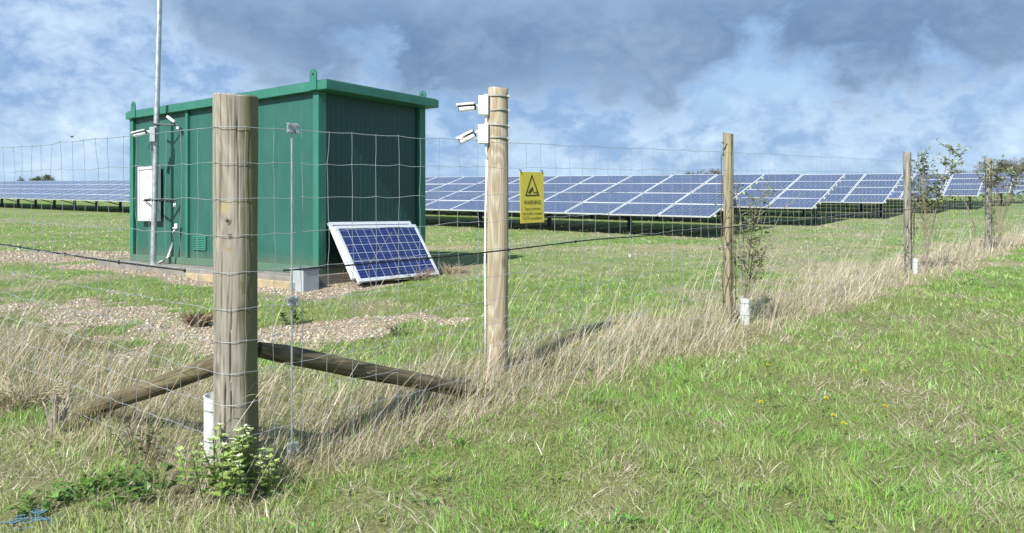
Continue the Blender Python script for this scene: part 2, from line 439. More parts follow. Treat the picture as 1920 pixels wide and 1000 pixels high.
def dryness(X, Y):
    d, dR, dL = fence_d(X, Y)
    n = fbm(X * 1.7, Y * 1.7, 21, 4) - .5
    dd = d + n * 1.1
    dd = np.where(d > 0, dd + .20 * np.exp(-((X - P1[0] + .5) ** 2 + (Y - P1[1]) ** 2) / 2.2), dd)
    strip = sstep(-1.25, -.5, dd) * (1 - sstep(.22, .62, dd))
    patch = sstep(.54, .72, fbm(X * .9, Y * .9, 31, 4)) * .75
    far = sstep(9, 16, Y) * (.06 + .42 * sstep(.45, .65, fbm(X * .35, Y * .7, 41, 3)))
    return np.clip(np.maximum(np.maximum(strip, patch), far * np.where(d < 0, 1, .3)), 0, 1), strip
dry, _ = dryness(GX.ravel(), GY.ravel())
for nm, arr in (('gravel', gravel), ('track', track), ('dry', dry), ('soil', .85 * (1 - sstep(6, 13, GY.ravel())))):
    a = g.data.attributes.new(nm, 'FLOAT', 'POINT'); a.data.foreach_set('value', arr.astype(np.float32))
tag(g, 'sloping grassy field', 'ground', kind='structure')

# ------------------------------------------------------------------ grass
def sample(n, y0, y1, p=1.0, tmax=.84, side=1.6):
    """ground points in view (and to each side of it), denser near the camera: area density ~ Y^-(p+1)"""
    u = RNG.random(n)
    if abs(p - 1) < 1e-6: Y = y0 * (y1 / y0) ** u
    else: Y = (y0 ** (1 - p) + u * (y1 ** (1 - p) - y0 ** (1 - p))) ** (1 / (1 - p))
    X = (RNG.random(n) * 2 - 1) * (tmax * Y + side)
    return X, Y
def blocked(X, Y):
    kx, ky = kiosk_local(X, Y)
    return (kx > -.50) & (kx < 2.45) & (ky > -.16) & (ky < 6.0)
def make_blades(name, X, Y, H, W, az, lean, col, segs, mat, curve=1.8, z0=-.01, tipw=0.0, Hz=None):
    n = len(X)
    base = np.stack([X, Y, ground_h(X, Y) + z0], -1)
    face = RNG.random(n) * 2 * math.pi
    side = np.stack([np.cos(face), np.sin(face), np.zeros(n)], -1)
    ld = np.stack([np.cos(az), np.sin(az), np.zeros(n)], -1)
    V = np.zeros((n, 2 * segs + 1, 3), np.float32)
    up = np.sqrt(np.clip(1 - np.clip(lean, 0, .95) ** 2, .1, 1))
    for k in range(segs + 1):
        u = k / segs
        c = base + ld * (H * lean * u ** curve)[:, None]
        c[:, 2] += H * up * (u - .18 * lean * u * u)
        if k < segs:
            w = (W * .5 * (1 - u * .75))[:, None] * side
            V[:, 2 * k] = c - w; V[:, 2 * k + 1] = c + w
        else: V[:, 2 * k] = c
    o = (np.arange(n) * (2 * segs + 1))[:, None]
    qs = [np.concatenate([o + 2 * k, o + 2 * k + 1, o + 2 * k + 3, o + 2 * k + 2], 1) for k in range(segs - 1)]
    quads = np.concatenate(qs) if qs else None
    k = segs - 1
    tris = np.concatenate([o + 2 * k, o + 2 * k + 1, o + 2 * k + 2], 1)
    C = np.repeat(col[:, None, :], 2 * segs + 1, 1).reshape(-1, 3)
    return raw_mesh(name, V.reshape(-1, 3), quads, tris, C, mat)
def lerp(a, b, t): return np.asarray(a)[None] * (1 - t[:, None]) + np.asarray(b)[None] * t[:, None]

# green turf
N = 380000
X, Y = sample(N, 2.3, 42, .85)
gv, tr = zones(X, Y); dr, st = dryness(X, Y)
patch = fbm(X * 1.3, Y * 1.3, 51, 4)
keep = RNG.random(N) > np.clip(gv * 1.15, 0, .94) * .97
keep &= RNG.random(N) > np.clip(dr * .85, 0, .85)
keep &= RNG.random(N) > tr * .6
bare = sstep(.60, .70, fbm(X * 1.9, Y * 1.9, 121, 4)); keep &= RNG.random(N) > bare * .75
keep &= ~blocked(X, Y)
X, Y, gv, dr, patch = X[keep], Y[keep], gv[keep], dr[keep], patch[keep]; n = len(X)
d, dR, dL = fence_d(X, Y)
inside = sstep(.2, -.5, d)
lush = sstep(.42, .66, patch)
cl = vnoise(X * 7, Y * 7, 91); cl2 = vnoise(X * 19, Y * 19, 93); cl = np.clip(.5 + (cl - .5) * .9 + (cl2 - .5) * .7, 0, 1)
H = (.035 + .065 * RNG.random(n) ** 1.5) * (.55 + .6 * lush + .55 * cl)
H *= np.where(Y > 12, .85, 1) * (1 - .25 * inside * sstep(7, 12, Y))
H = H * (1 + .8 * sstep(.5, .0, np.abs(d)))
W = (.0032 + .0024 * RNG.random(n) + .0045 * (RNG.random(n) > .94)) * (1 + .16 * np.maximum(Y - 4, 0))
W = np.minimum(W, .035)
col = lerp((.095, .265, .034), (.29, .56, .10), np.clip(.55 * RNG.random(n) + .55 * cl - .05, 0, 1))
yel = sstep(.35, .72, fbm(X * .8, Y * .8, 61, 3)) * .4 + .35 * sstep(.5, .75, vnoise(X * 4.5, Y * 4.5, 97)) + .5 * (RNG.random(n) > .86)
yel = np.clip(yel + .22 * inside * sstep(9, 16, Y), 0, 1)
col = col * RNG.uniform(.62, 1.3, n)[:, None]
col = col * (1 - yel[:, None]) + lerp((.30, .32, .11), (.54, .50, .26), RNG.random(n)) * yel[:, None]
AZ = 6.283 * 1.5 * vnoise(X * 3.3, Y * 3.3, 95) + RNG.normal(0, .8, n)
o = make_blades('green_grass', X, Y, H, W, AZ, np.clip(RNG.normal(.55, .24, n), .05, .94), col, 2, BLADE)
tag(o, 'short green grass covering the field', 'grass', kind='stuff')

N = 260000
X, Y = sample(N, 2.3, 9.5, 1.5, .80, .9)
gv, tr = zones(X, Y); dr, st = dryness(X, Y)
keep = (RNG.random(N) > np.clip(gv * 1.15, 0, .96)) & (RNG.random(N) > np.clip(dr * .85, 0, .85)) & ~blocked(X, Y)
keep &= RNG.random(N) > .8 * sstep(.60, .70, fbm(X * 1.9, Y * 1.9, 121, 4))
X, Y, dr = X[keep], Y[keep], dr[keep]; n = len(X)
cl = np.clip(.5 + (vnoise(X * 9, Y * 9, 111) - .5) * .9 + (vnoise(X * 23, Y * 23, 113) - .5) * .8, 0, 1)
H = (.02 + .045 * RNG.random(n)) * (.6 + .8 * cl); W = (.0022 + .0018 * RNG.random(n)) * (1 + .12 * np.maximum(Y - 4, 0))
col = lerp((.09, .25, .034), (.285, .54, .095), np.clip(.6 * RNG.random(n) + .5 * cl - .05, 0, 1)) * RNG.uniform(.65, 1.3, n)[:, None]
yel = np.clip(sstep(.4, .72, fbm(X * 1.1, Y * 1.1, 115, 3)) * .55 + .5 * (RNG.random(n) > .86), 0, 1)
col = col * (1 - yel[:, None]) + lerp((.32, .33, .12), (.58, .52, .32), RNG.random(n)) * yel[:, None]
o = make_blades('fine_turf', X, Y, H, W, 6.283 * vnoise(X * 5, Y * 5, 117) + RNG.normal(0, 1.2, n), np.clip(RNG.normal(.6, .25, n), .05, .95), col, 2, BLADE)
tag(o, 'fine dense turf between the longer grass near the camera', 'grass', kind='stuff')

lf_ = []; lc_ = []
N = 520
X, Y = sample(N, 2.5, 11, .9, .8, .6)
gv, tr = zones(X, Y); dr, st = dryness(X, Y)
for i in range(N):
    if gv[i] > .5 or dr[i] > .75 or bool(blocked(X[i], Y[i])): continue
    cl_ = vnoise(X[i] * .9, Y[i] * .9, 131)
    if cl_ < .35: continue
    k_ = random.randint(4, 9); z_ = gh(X[i], Y[i]); big_ = random.random() < .3
    base_ = (.15 + .10 * random.random(), .28 + .14 * random.random(), .05 + .04 * random.random())
    for q in range(k_):
        a_ = 6.283 * q / k_ + random.gauss(0, .4); L_ = (.055 if big_ else .026) * (.6 + .7 * random.random()); w_ = L_ * (.3 if big_ else .75)
        d_ = Vector((math.cos(a_), math.sin(a_), random.uniform(.15, .7))).normalized(); s_ = Vector((-math.sin(a_), math.cos(a_), 0))
        r_ = random.random() * (.01 if big_ else .05); p_ = Vector((X[i] + math.cos(a_) * r_, Y[i] + math.sin(a_) * r_, z_ + random.uniform(.015, .05)))
        lf_.append([p_, p_ + d_ * L_ * .45 + s_ * w_ * .5, p_ + d_ * L_ - Vector((0, 0, L_ * .15)), p_ + d_ * L_ * .45 - s_ * w_ * .5])
        m_ = random.uniform(.75, 1.25); lc_ += [[c * m_ for c in base_]] * 4
V_ = np.array([[tuple(p) for p in q] for q in lf_]).reshape(-1, 3)
o = raw_mesh('broadleaf_weeds', V_, np.arange(len(V_)).reshape(-1, 4), None, np.array(lc_), LEAF)
tag(o, 'low clover and broad leaved weeds mixed into the turf', 'weeds', kind='stuff')

# short dead blades lying among the green
N = 290000
X, Y = sample(N, 2.3, 34, .9)
gv, tr = zones(X, Y); dr, st = dryness(X, Y)
pz = sstep(.45, .7, fbm(X * 2.1, Y * 2.1, 71, 4)) * sstep(.3, .65, vnoise(X * 8, Y * 8, 73)) * 1.5
keep = (RNG.random(N) < .13 + .85 * pz + .75 * dr) & (RNG.random(N) > gv * .40) & ~blocked(X, Y)
X, Y, dr = X[keep], Y[keep], dr[keep]; n = len(X)
H = .04 + .10 * RNG.random(n) ** 1.4; W = np.minimum((.0024 + .002 * RNG.random(n) + .005 * (RNG.random(n) > .93)) * (1 + .14 * np.maximum(Y - 4, 0)), .03)
col = lerp((.26, .21, .135), (.74, .67, .54), RNG.random(n) ** 1.1)
o = make_blades('dead_thatch', X, Y, H, W, 6.283 * 1.5 * vnoise(X * 4, Y * 4, 75) + RNG.normal(0, .9, n), np.clip(RNG.normal(.85, .14, n), .3, .98), col, 3, STRAW, 1.2)
tag(o, 'dead straw coloured blades lying among the turf', 'dead grass', kind='stuff')

# tall dry grass along the fence
N = 300000
X, Y = sample(N, 2.6, 30, .75)
dr, st = dryness(X, Y); d, dR, dL = fence_d(X, Y)
gv, tr = zones(X, Y)
cl = sstep(.30, .62, fbm(X * 3.1, Y * 3.1, 81, 3))
keep = (RNG.random(N) < st * (.4 + .6 * cl) + .02 * (d < 0) * (Y < 9)) & (RNG.random(N) > gv * .95) & ~blocked(X, Y)
keep &= np.hypot(X - P1[0], Y - P1[1]) > .14
X, Y, st, d = X[keep], Y[keep], st[keep], d[keep]; n = len(X)
H = np.where(RNG.random(n) < .35, .07 + .1 * RNG.random(n), .14 + .30 * RNG.random(n) ** 1.6) * (.55 + .45 * st) * np.where(d > .25, .8, 1)
W = np.minimum((.0020 + .0016 * RNG.random(n)) * (1 + .12 * np.maximum(Y - 4, 0)), .02)
col = lerp((.30, .245, .165), (.70, .62, .48), RNG.random(n))
gm = RNG.random(n) < .2
col[gm] = lerp((.17, .19, .06), (.30, .30, .11), RNG.random(gm.sum()))
o = make_blades('tall_dry_grass', X, Y, H, W, RNG.normal(.25, .75, n), np.clip(RNG.normal(.58, .25, n), .05, .96), col, 4, STRAW, 1.25)
tag(o, 'tall bleached dry grass growing along the fence line', 'dry grass', kind='stuff')

# seed stems with nodding heads
def seed_stems():
    N = 4600
    X, Y = sample(N, 3.0, 22, .6)
    dr, st = dryness(X, Y); d, dR, dL = fence_d(X, Y); gv, tr = zones(X, Y)
    keep = (RNG.random(N) < np.clip(st * .9 + .35 * (d < -.3) * (d > -2.2), 0, 1)) & (RNG.random(N) > gv) & (d < .55) & ~blocked(X, Y)
    X, Y = X[keep], Y[keep]; n = len(X)
    V = []; Q = []; C = []; b = 0
    for i in range(n):
        h = .38 + .34 * random.random(); lean = .25 + .5 * random.random(); az = random.gauss(.25, .5)
        w = min(.0013 * (1 + .12 * max(Y[i] - 4, 0)), .005)
        z = gh(X[i], Y[i]); f = random.random() * 6.28
        sx, sy = math.cos(f), math.sin(f); c = np.array((.54, .475, .34)) * (.75 + .5 * random.random())
        pts = []
        for k in range(6):
            u = k / 5
            pts.append((X[i] + math.cos(az) * h * lean * u ** 1.2, Y[i] + math.sin(az) * h * lean * u ** 1.2, z + h * (u - .12 * u * u)))
        hd = .05 + .06 * random.random()
        for k in range(1, 4):
            u = k / 3
            pts.append((pts[5][0] + math.cos(az) * hd * u * .9, pts[5][1] + math.sin(az) * hd * u * .9, pts[5][2] + hd * (.55 * u - .5 * u * u)))
        ww = [w, w, w * .9, w * .8, w * .7, w * .8, w * 2.6, w * 2.2, w * .3]
        for p, q in zip(pts, ww):
            V.append((p[0] - sx * q, p[1] - sy * q, p[2])); V.append((p[0] + sx * q, p[1] + sy * q, p[2])); C += [c, c]
        for k in range(8): Q.append((b + 2 * k, b + 2 * k + 1, b + 2 * k + 3, b + 2 * k + 2))
        b += 18
    o = raw_mesh('seed_stems', np.array(V), np.array(Q), None, np.array(C), STRAW)
    tag(o, 'thin straw stems with nodding seed heads leaning in the wind', 'dry grass', kind='stuff')
seed_stems()

# pebbles on the gravel
def pebbles():
    t = (1 + 5 ** .5) / 2
    iv = np.array([(-1, t, 0), (1, t, 0), (-1, -t, 0), (1, -t, 0), (0, -1, t), (0, 1, t), (0, -1, -t), (0, 1, -t), (t, 0, -1), (t, 0, 1), (-t, 0, -1), (-t, 0, 1)], float)
    iv /= np.linalg.norm(iv[0])
    it = np.array([(0, 11, 5), (0, 5, 1), (0, 1, 7), (0, 7, 10), (0, 10, 11), (1, 5, 9), (5, 11, 4), (11, 10, 2), (10, 7, 6), (7, 1, 8), (3, 9, 4), (3, 4, 2), (3, 2, 6), (3, 6, 8), (3, 8, 9), (4, 9, 5), (2, 4, 11), (6, 2, 10), (8, 6, 7), (9, 8, 1)])
    N = 90000
    X, Y = sample(N, 5.2, 20, 1.1, .8, .5)
    gv, tr = zones(X, Y)
    keep = (RNG.random(N) < sstep(.35, .9, gv)) & ~blocked(X, Y)
    X, Y = X[keep][:14000], Y[keep][:14000]; n = len(X)
    s = (.006 + .014 * RNG.random(n) ** 3) * (1 + .05 * (Y - 5))
    sc = np.stack([s * RNG.uniform(.8, 1.3, n), s * RNG.uniform(.7, 1.1, n), s * RNG.uniform(.45, .8, n)], -1)
    a = RNG.random(n) * 6.283
    v = iv[None] * sc[:, None] * RNG.uniform(.85, 1.15, (n, 12, 1))
    vx = v[..., 0] * np.cos(a)[:, None] - v[..., 1] * np.sin(a)[:, None]
    vy = v[..., 0] * np.sin(a)[:, None] + v[..., 1] * np.cos(a)[:, None]
    V = np.stack([vx + X[:, None], vy + Y[:, None], v[..., 2] + (ground_h(X, Y) + s * .1)[:, None]], -1)
    T = (it[None] + (np.arange(n) * 12)[:, None, None]).reshape(-1, 3)
    c = lerp((.30, .24, .17), (.60, .53, .43), RNG.random(n)); m = RNG.random(n)
    c[m > .9] = (.62, .60, .56); c[m < .1] = (.16, .13, .11)
    o = raw_mesh('gravel', V.reshape(-1, 3), None, T, np.repeat(c, 12, 0), PEB, True)
    tag(o, 'scattered buff and grey pebbles of the gravel track', 'gravel', kind='stuff')
pebbles()

# ------------------------------------------------------------------ kiosk
KW, KL, KH = 2.33, 5.68, 2.75
def kiosk():
    k = empty('equipment_kiosk', C0, KROT, 'large dark green steel equipment cabin with flat overhanging roof', 'cabin')
    m = MB()                                    # ribbed end wall, recessed between its posts
    xs_ = np.arange(.16, KW - .16 + 1e-6, .0335); pr = []
    for i, x in enumerate(xs_): pr.append((x, .06 + (.004 if i % 3 == 0 else 0)))
    vs = [(x, y, z) for (x, y) in pr for z in (.12, KH)]
    m.add(vs, [(2 * i, 2 * i + 2, 2 * i + 3, 2 * i + 1) for i in range(len(pr) - 1)])
    m.build('end_wall', GREEN_SHADED, k)
    m = MB()
    ys_ = np.arange(.14, KL - .1, .298); pr = []
    for y in ys_: pr += [(y, .05), (y + .012, .056), (y + .024, .05)]
    vs = [(x, y, z) for (y, x) in pr for z in (.12, KH)]
    m.add(vs, [(2 * i + 2, 2 * i, 2 * i + 1, 2 * i + 3) for i in range(len(pr) - 1)])
    m.span((.05, KL - .09, .12), (KW - .05, KL - .05, KH))
    m.span((KW - .09, .06, .12), (KW - .05, KL - .1, KH))
    m.build('side_wall', GREEN, k)
    for (x, y) in ((0, 0), (KW - .15, 0), (0, KL - .13), (KW - .15, KL - .13)):
        m = MB(); m.span((x, y, .0), (x + .15, y + .13, KH - .002)); m.build('corner_post', GREENL, k, bevel=.006)
    for y in (1.80, 3.60):
        m = MB(); m.span((.0, y, .125), (.048, y + .08, KH - .004)); m.build('wall_rib', GREENL, k, bevel=.004)
    m = MB(); m.span((.004, .131, 0), (.10, KL - .131, .122)); m.build('base_rail', GREENL, k, bevel=.006)
    m = MB(); m.span((.151, .004, 0), (KW - .151, .10, .118)); m.build('base_rail', GREEN_SHADED, k, bevel=.006)
    m = MB(); m.span((-.055, -.25, KH), (KW + .07, KL + .05, KH + .135)); rf = m.build('roof', GREENL, k, bevel=.008)
    m = MB(); m.span((-.03, -.22, KH + .136), (KW + .04, KL + .02, KH + .15)); m.build('roof_sheet', GREEN, rf)
    for (x, y) in ((-.074, .035), (-.074, KL - .28), (KW - .02, .06)):
        m = MB(); poly = []
        w, h0, h1 = .078, KH + .01, KH + .32
        poly = [(-w, h0), (w, h0)] + [(w * math.cos(a), h1 - w + w * math.sin(a)) for a in np.linspace(0, math.pi, 9)]
        if x > 0: poly = [(p, q if q > KH else KH + .151) for p, q in poly]
        M = Matrix(((0, 0, 1, x), (1, 0, 0, y), (0, 1, 0, 0), (0, 0, 0, 1)))
        m.prism(poly, .018, M); lug = m.build('lifting_lug', GREENL, k)
        m = MB(); m.tube([(x - .002, y, h1 - w), (x + .02, y, h1 - w)], .02, 10); m.build('lug_eye', BLACK, lug)
    v = MB(); y0, y1, z0, z1 = 3.06, 3.47, .27, .52
    for a, b in (((y0, z0), (y1, z0 + .03)), ((y0, z1 - .03), (y1, z1)), ((y0, z0 + .031), (y0 + .03, z1 - .031)), ((y1 - .03, z0 + .031), (y1, z1 - .031))):
        v.span((.024, a[0], a[1]), (.052, b[0], b[1]))
    vent = v.build('vent', GREENL, k)
    v = MB()
    for i in range(6):
        z = z0 + .05 + i * .031
        v.box((.034, (y0 + y1) / 2, z), (.004, y1 - y0 - .07, .03), Matrix.Rotation(R(35), 3, 'Y'))
    v.build('louvre', GREENL, vent)
    v = MB(); v.span((.044, y0 + .03, z0 + .03), (.048, y1 - .03, z1 - .03)); v.build('vent_backing', BLACK, vent)
    return k
kiosk()
def K(x, y, z): # kiosk local to world
    c, s = math.cos(KROT), math.sin(KROT)
    return Vector((C0.x + x * c - y * s, C0.y + x * s + y * c, C0.z + z))
m = MB(); m.span((-.42, -.05, -.35), (KW + .25, KL + .35, -.003)); 
pl = m.build('concrete_plinth', CONC, None, bevel=.01, loc=C0); pl.rotation_euler = (0, 0, KROT)
tag(pl, 'low pale concrete slab under the green cabin', 'plinth')
m = MB(); m.span((-.50, -.12, -.42), (-.424, KL - 2.9, -.07)); 
o = m.build('concrete_kerb', CONCY, None, bevel=.01, loc=C0); o.rotation_euler = (0, 0, KROT)
tag(o, 'buff stained concrete edging along the front of the slab', 'kerb')

bx = empty('cable_box', K(-.36, -.14, -.10), KROT, 'small plain grey box at the near bottom corner of the green cabin', 'box')
m = MB(); m.span((-.14, -.15, -.14), (.14, .15, .21)); m.build('box_body', GREYBOX, bx, bevel=.008)
m = MB(); m.span((-.15, -.16, .211), (.15, .16, .226)); m.build('lid', GREYBOX, bx, bevel=.004)

nb = empty('notice_board', K(-.002, 4.86, .77), KROT, 'white glazed notice board with grey frame hung on the green cabin wall', 'notice board')
m = MB()
for a, b in (((-.36, 0), (.36, .06)), ((-.36, .97), (.36, 1.03)), ((-.36, .061), (-.30, .969)), ((.30, .061), (.36, .969))):
    m.span((-.075, a[0], a[1]), (0, b[0], b[1]))
m.build('board_frame', GREYF, nb, bevel=.006)
m = MB(); m.span((-.055, -.299, .061), (-.005, .299, .969)); m.cur = 1
for (yy, zz, w, h) in ((.02, .80, .05, .05), (-.06, .80, .05, .05), (.20, .78, .04, .004)): m.span((-.057, yy - w / 2, zz), (-.056, yy + w / 2, zz + h))
for i in range(9):
    yy, zz = -.2 + random.random() * .12, .15 + .5 * random.random(); m.span((-.0575, yy, zz), (-.0565, yy + .012, zz + .018))
m.build('board_sheet', [WHITES, GREYBOX], nb)

# mast with cross arm, chain, conduit
MB_ = K(-.33, 4.16, -.002)
top = at(300.5, -60, MB_.y + .12)
ms = empty('steel_mast', MB_, 0, 'tall thin galvanised steel mast standing before the green cabin', 'mast')
L = lambda p: Vector(p) - MB_
m = MB(); m.tube([(0, 0, 0.012), L(top)], [.05, .046], 12); m.build('pole', GALV, ms, smooth='auto')
m = MB(); m.box((0, 0, .006), (.2, .2, .012)); m.build('base_plate', GALV, ms)
def on_mast(z): return L(top) * (z / L(top).z)
za = 2.52
ca = on_mast(za)
e1 = ca + Vector((-.16, .1, .06)); e2 = ca + Vector((.40, -.02, -.02))
m = MB(); m.tube([e1, ca + Vector((0, -.06, 0)), e2], .016, 6); ar = m.build('cross_arm', DSTEEL, ms)
m = MB(); m.tube([ca + Vector((0, 0, -.02)), ca + Vector((0, 0, .02))], .062, 10); m.build('pole_clamp', DSTEEL, ar)
m = MB(); m.box(e2 + Vector((0, 0, -.045)), (.05, .05, .05)); m.build('end_bracket', GALV, ar)

def bullet_camera(name, base, aim, box_c, box_d, label, group, scale=1.0, straps=None, cable=None, boxrz=0):
    """a bullet camera: joint at base, aimed along aim"""
    base = Vector(base); aim = Vector(aim).normalized()
    root = empty(name, base, 0, label, 'security camera', group)
    side = aim.cross(Vector((0, 0, 1))).normalized(); up = side.cross(aim)
    M = Matrix((side, aim, up)).transposed()
    s = scale
    def prof(z0, z1, y0, y1, w, n=14, low=False):
        mm = MB(); rings = []
        ysl = [y0, y0 + .012 * s, y1 - .012 * s, y1]; ks = [.86, 1, 1, .9]
        for yy, kk in zip(ysl, ks):
            for i in range(n):
                a = 2 * math.pi * i / n; ca_, sa_ = math.cos(a), math.sin(a)
                px_ = w * kk * math.copysign(abs(ca_) ** .6, ca_); pz = (z0 + z1) / 2 + (z1 - z0) / 2 * kk * math.copysign(abs(sa_) ** .6, sa_)
                rings.append(M @ Vector((px_, yy, pz)))
        fs = [(j * n + i, j * n + (i + 1) % n, (j + 1) * n + (i + 1) % n, (j + 1) * n + i) for j in range(3) for i in range(n)]
        fs += [tuple(range(n))[::-1], tuple(3 * n + i for i in range(n))]
        mm.add(rings, fs); return mm
    prof(-.042 * s, .006 * s, .045 * s, .20 * s, .034 * s).build('camera_body', WHITEP, root, smooth='auto')
    prof(.002 * s, .016 * s, .040 * s, .205 * s, .0365 * s).build('shadow_gap_trim', NAVY, root, smooth='auto')
    prof(.013 * s, .042 * s, .042 * s, .222 * s, .036 * s).build('sun_visor', WHITEP, root, smooth='auto')
    mm = MB(); mm.tube([M @ Vector((0, .197 * s, -.018 * s)), M @ Vector((0, .204 * s, -.018 * s))], .021 * s, 12)
    mm.build('lens_window', NAVY, root)
    mm = MB(); mm.tube([M @ Vector((0, .028 * s, -.004 * s)), M @ Vector((0, .044 * s, -.004 * s))], .035 * s, 12); mm.build('rear_cap', NAVY, root, smooth='auto')
    bc = Vector(box_c) - base
    mm = MB(); mm.tube([bc, Vector((0, 0, 0)), M @ Vector((0, .04 * s, 0))], .013 * s, 8); mm.build('mount_arm', WHITEP, root, smooth='auto')
    RZ = Matrix.Rotation(boxrz, 3, 'Z')
    mm = MB(); mm.box(bc, box_d, RZ); jb = mm.build('junction_box', WHITEP, root, bevel=.006)
    return root
w0 = ca + MB_
cm = bullet_camera('cctv_camera', w0 + Vector((-.10, -.10, -.13)), (-.75, -.45, -.28), w0 + Vector((-.02, -.09, -.19)), (.10, .07, .26),
                   'small white security camera on the galvanised mast, beside the green cabin', 'security cameras', 1.25)
next(c for c in cm.children if c.name.startswith('junction_box')).data.materials[0] = GREYBOX
m = MB()
for i, cc in enumerate((-.02, .0, .02)):
    m.tube([Vector((.06 + cc, .0, -.17)), Vector((.05 + cc * 1.5, -.02, -.30)), Vector((.08 + cc, 0, -.36))], .005, 5)
m.build('cable', BLACK, cm)
fl = empty('arm_camera', MB_ + e2 + Vector((-.10, -.02, .05)), 0, 'tiny white lamp head on the right end of the mast cross arm', 'lamp')
m = MB(); m.box((-.02, 0, .06), (.17, .055, .045), Matrix.Rotation(R(38), 3, 'Y')); m.build('lamp_head', WHITEP, fl, bevel=.006)
m = MB(); m.tube([(0.05, 0, -.045), (.02, 0, .03)], .012, 6); m.build('lamp_stem', DSTEEL, fl)

ch = empty('chain', K(-.03, 3.92, 1.14), 0, 'black chain with padlock tying the mast to the green cabin', 'chain')
a0 = K(-.10, 4.93, 1.16); b0 = on_mast(1.16) + MB_ + Vector((-.05, -.05, 0)); c0 = K(-.04, 3.92, 1.13)
m = MB()
def chain_links(m, a, b, n):
    for i in range(n):
        p = a.lerp(b, (i + .5) / n) - Vector(ch.location); dirn = (b - a).normalized(); upv = Vector((0, 0, 1)) if i % 2 else dirn.cross(Vector((0, 0, 1))).normalized()
        Lk = (b - a).length / n * .72
        m.tube([p - dirn * Lk + upv * .0, p - dirn * Lk * .6 + upv * .018, p + dirn * Lk * .6 + upv * .018, p + dirn * Lk, p + dirn * Lk * .6 - upv * .018, p - dirn * Lk * .6 - upv * .018, p - dirn * Lk], .009, 5)
chain_links(m, a0, b0, 16); chain_links(m, b0, c0, 14); m.build('chain_links', BLACK, ch)
m = MB(); pc = c0 - Vector(ch.location) + Vector((-.01, -.02, -.07)); m.box(pc, (.055, .025, .055)); pd = m.build('padlock', GALV, ch, bevel=.006)
m = MB(); m.tube([pc + Vector((-.018, 0, .028)), pc + Vector((-.016, 0, .06)), pc + Vector((0, 0, .07)), pc + Vector((.016, 0, .06)), pc + Vector((.018, 0, .028))], .005, 6); m.build('shackle', GALV, pd)
cd = empty('conduit', K(-.04, 3.88, .6), 0, 'grey flexible conduit bending from the cabin wall to the mast foot', 'conduit')
ps = [K(.03, 3.90, .64), K(-.05, 3.90, .64), K(-.08, 3.91, .58), K(-.10, 3.94, .35), K(-.14, 4.0, .14), K(-.20, 4.06, .05), K(-.27, 4.12, .025)]
m = MB(); m.tube([p - Vector(cd.location) for p in ps], .022, 8); m.build('conduit_tube', GALV, cd, smooth=True)
m = MB(); m.box(K(-.04, 3.90, .70) - Vector(cd.location), (.05, .05, .06)); m.box(K(-.05, 3.90, .655) - Vector(cd.location), (.08, .08, .02)); m.build('gland', WHITEP, cd, bevel=.004)

# ------------------------------------------------------------------ solar modules
def module_mesh(name, w, h, cells, th=.04, fr=.035, fy=None):
    """module lying in local xy, right/bottom corner at origin going -x and +y"""
    me = bpy.data.meshes.new(name); bm = bmesh.new(); uvl = bm.loops.layers.uv.new('UVMap')
    def quad(co, mi, uvs=None):
        f = bm.faces.new([bm.verts.new(c) for c in co]); f.material_index = mi
        for i, l in enumerate(f.loops): l[uvl].uv = uvs[i] if uvs else (0, 0)
    def bxx(a, b):
        x0, y0, z0 = a; x1, y1, z1 = b
        c = [(x0, y0, z0), (x1, y0, z0), (x1, y1, z0), (x0, y1, z0), (x0, y0, z1), (x1, y0, z1), (x1, y1, z1), (x0, y1, z1)]
        for f in ((0, 3, 2, 1), (4, 5, 6, 7), (0, 1, 5, 4), (1, 2, 6, 5), (2, 3, 7, 6), (3, 0, 4, 7)): quad([c[i] for i in f], 0)
    fy = fy or fr
    bxx((-w, 0, -th), (0, fy, 0)); bxx((-w, h - fy, -th), (0, h, 0)); bxx((-w, fy, -th), (-w + fr, h - fy, 0)); bxx((-fr, fy, -th), (0, h - fy, 0))
    z = -.006
    quad([(-w + fr, fy, z), (-fr, fy, z), (-fr, h - fy, z), (-w + fr, h - fy, z)], 1, [(0, 0), (1, 0), (1, 1), (0, 1)])
    z = -.012
    quad([(-w + fr, h - fy, z), (-fr, h - fy, z), (-fr, fy, z), (-w + fr, fy, z)], 2)
    bm.to_mesh(me); bm.free()
    for mm in (ALU, cells, DSTEEL): me.materials.append(mm)
    return me
ROWX = Vector((.799, -.602)); YAW = math.atan2(-.602, .799)
SL = .0225; RISE = .298; TILT = math.atan(RISE); MW, MH, PIT = 1.625, 1.225, 1.655; PITS = 1.235
MOD = module_mesh('solar_module', MW, MH, CELLS_F, fr=.034, fy=.022)
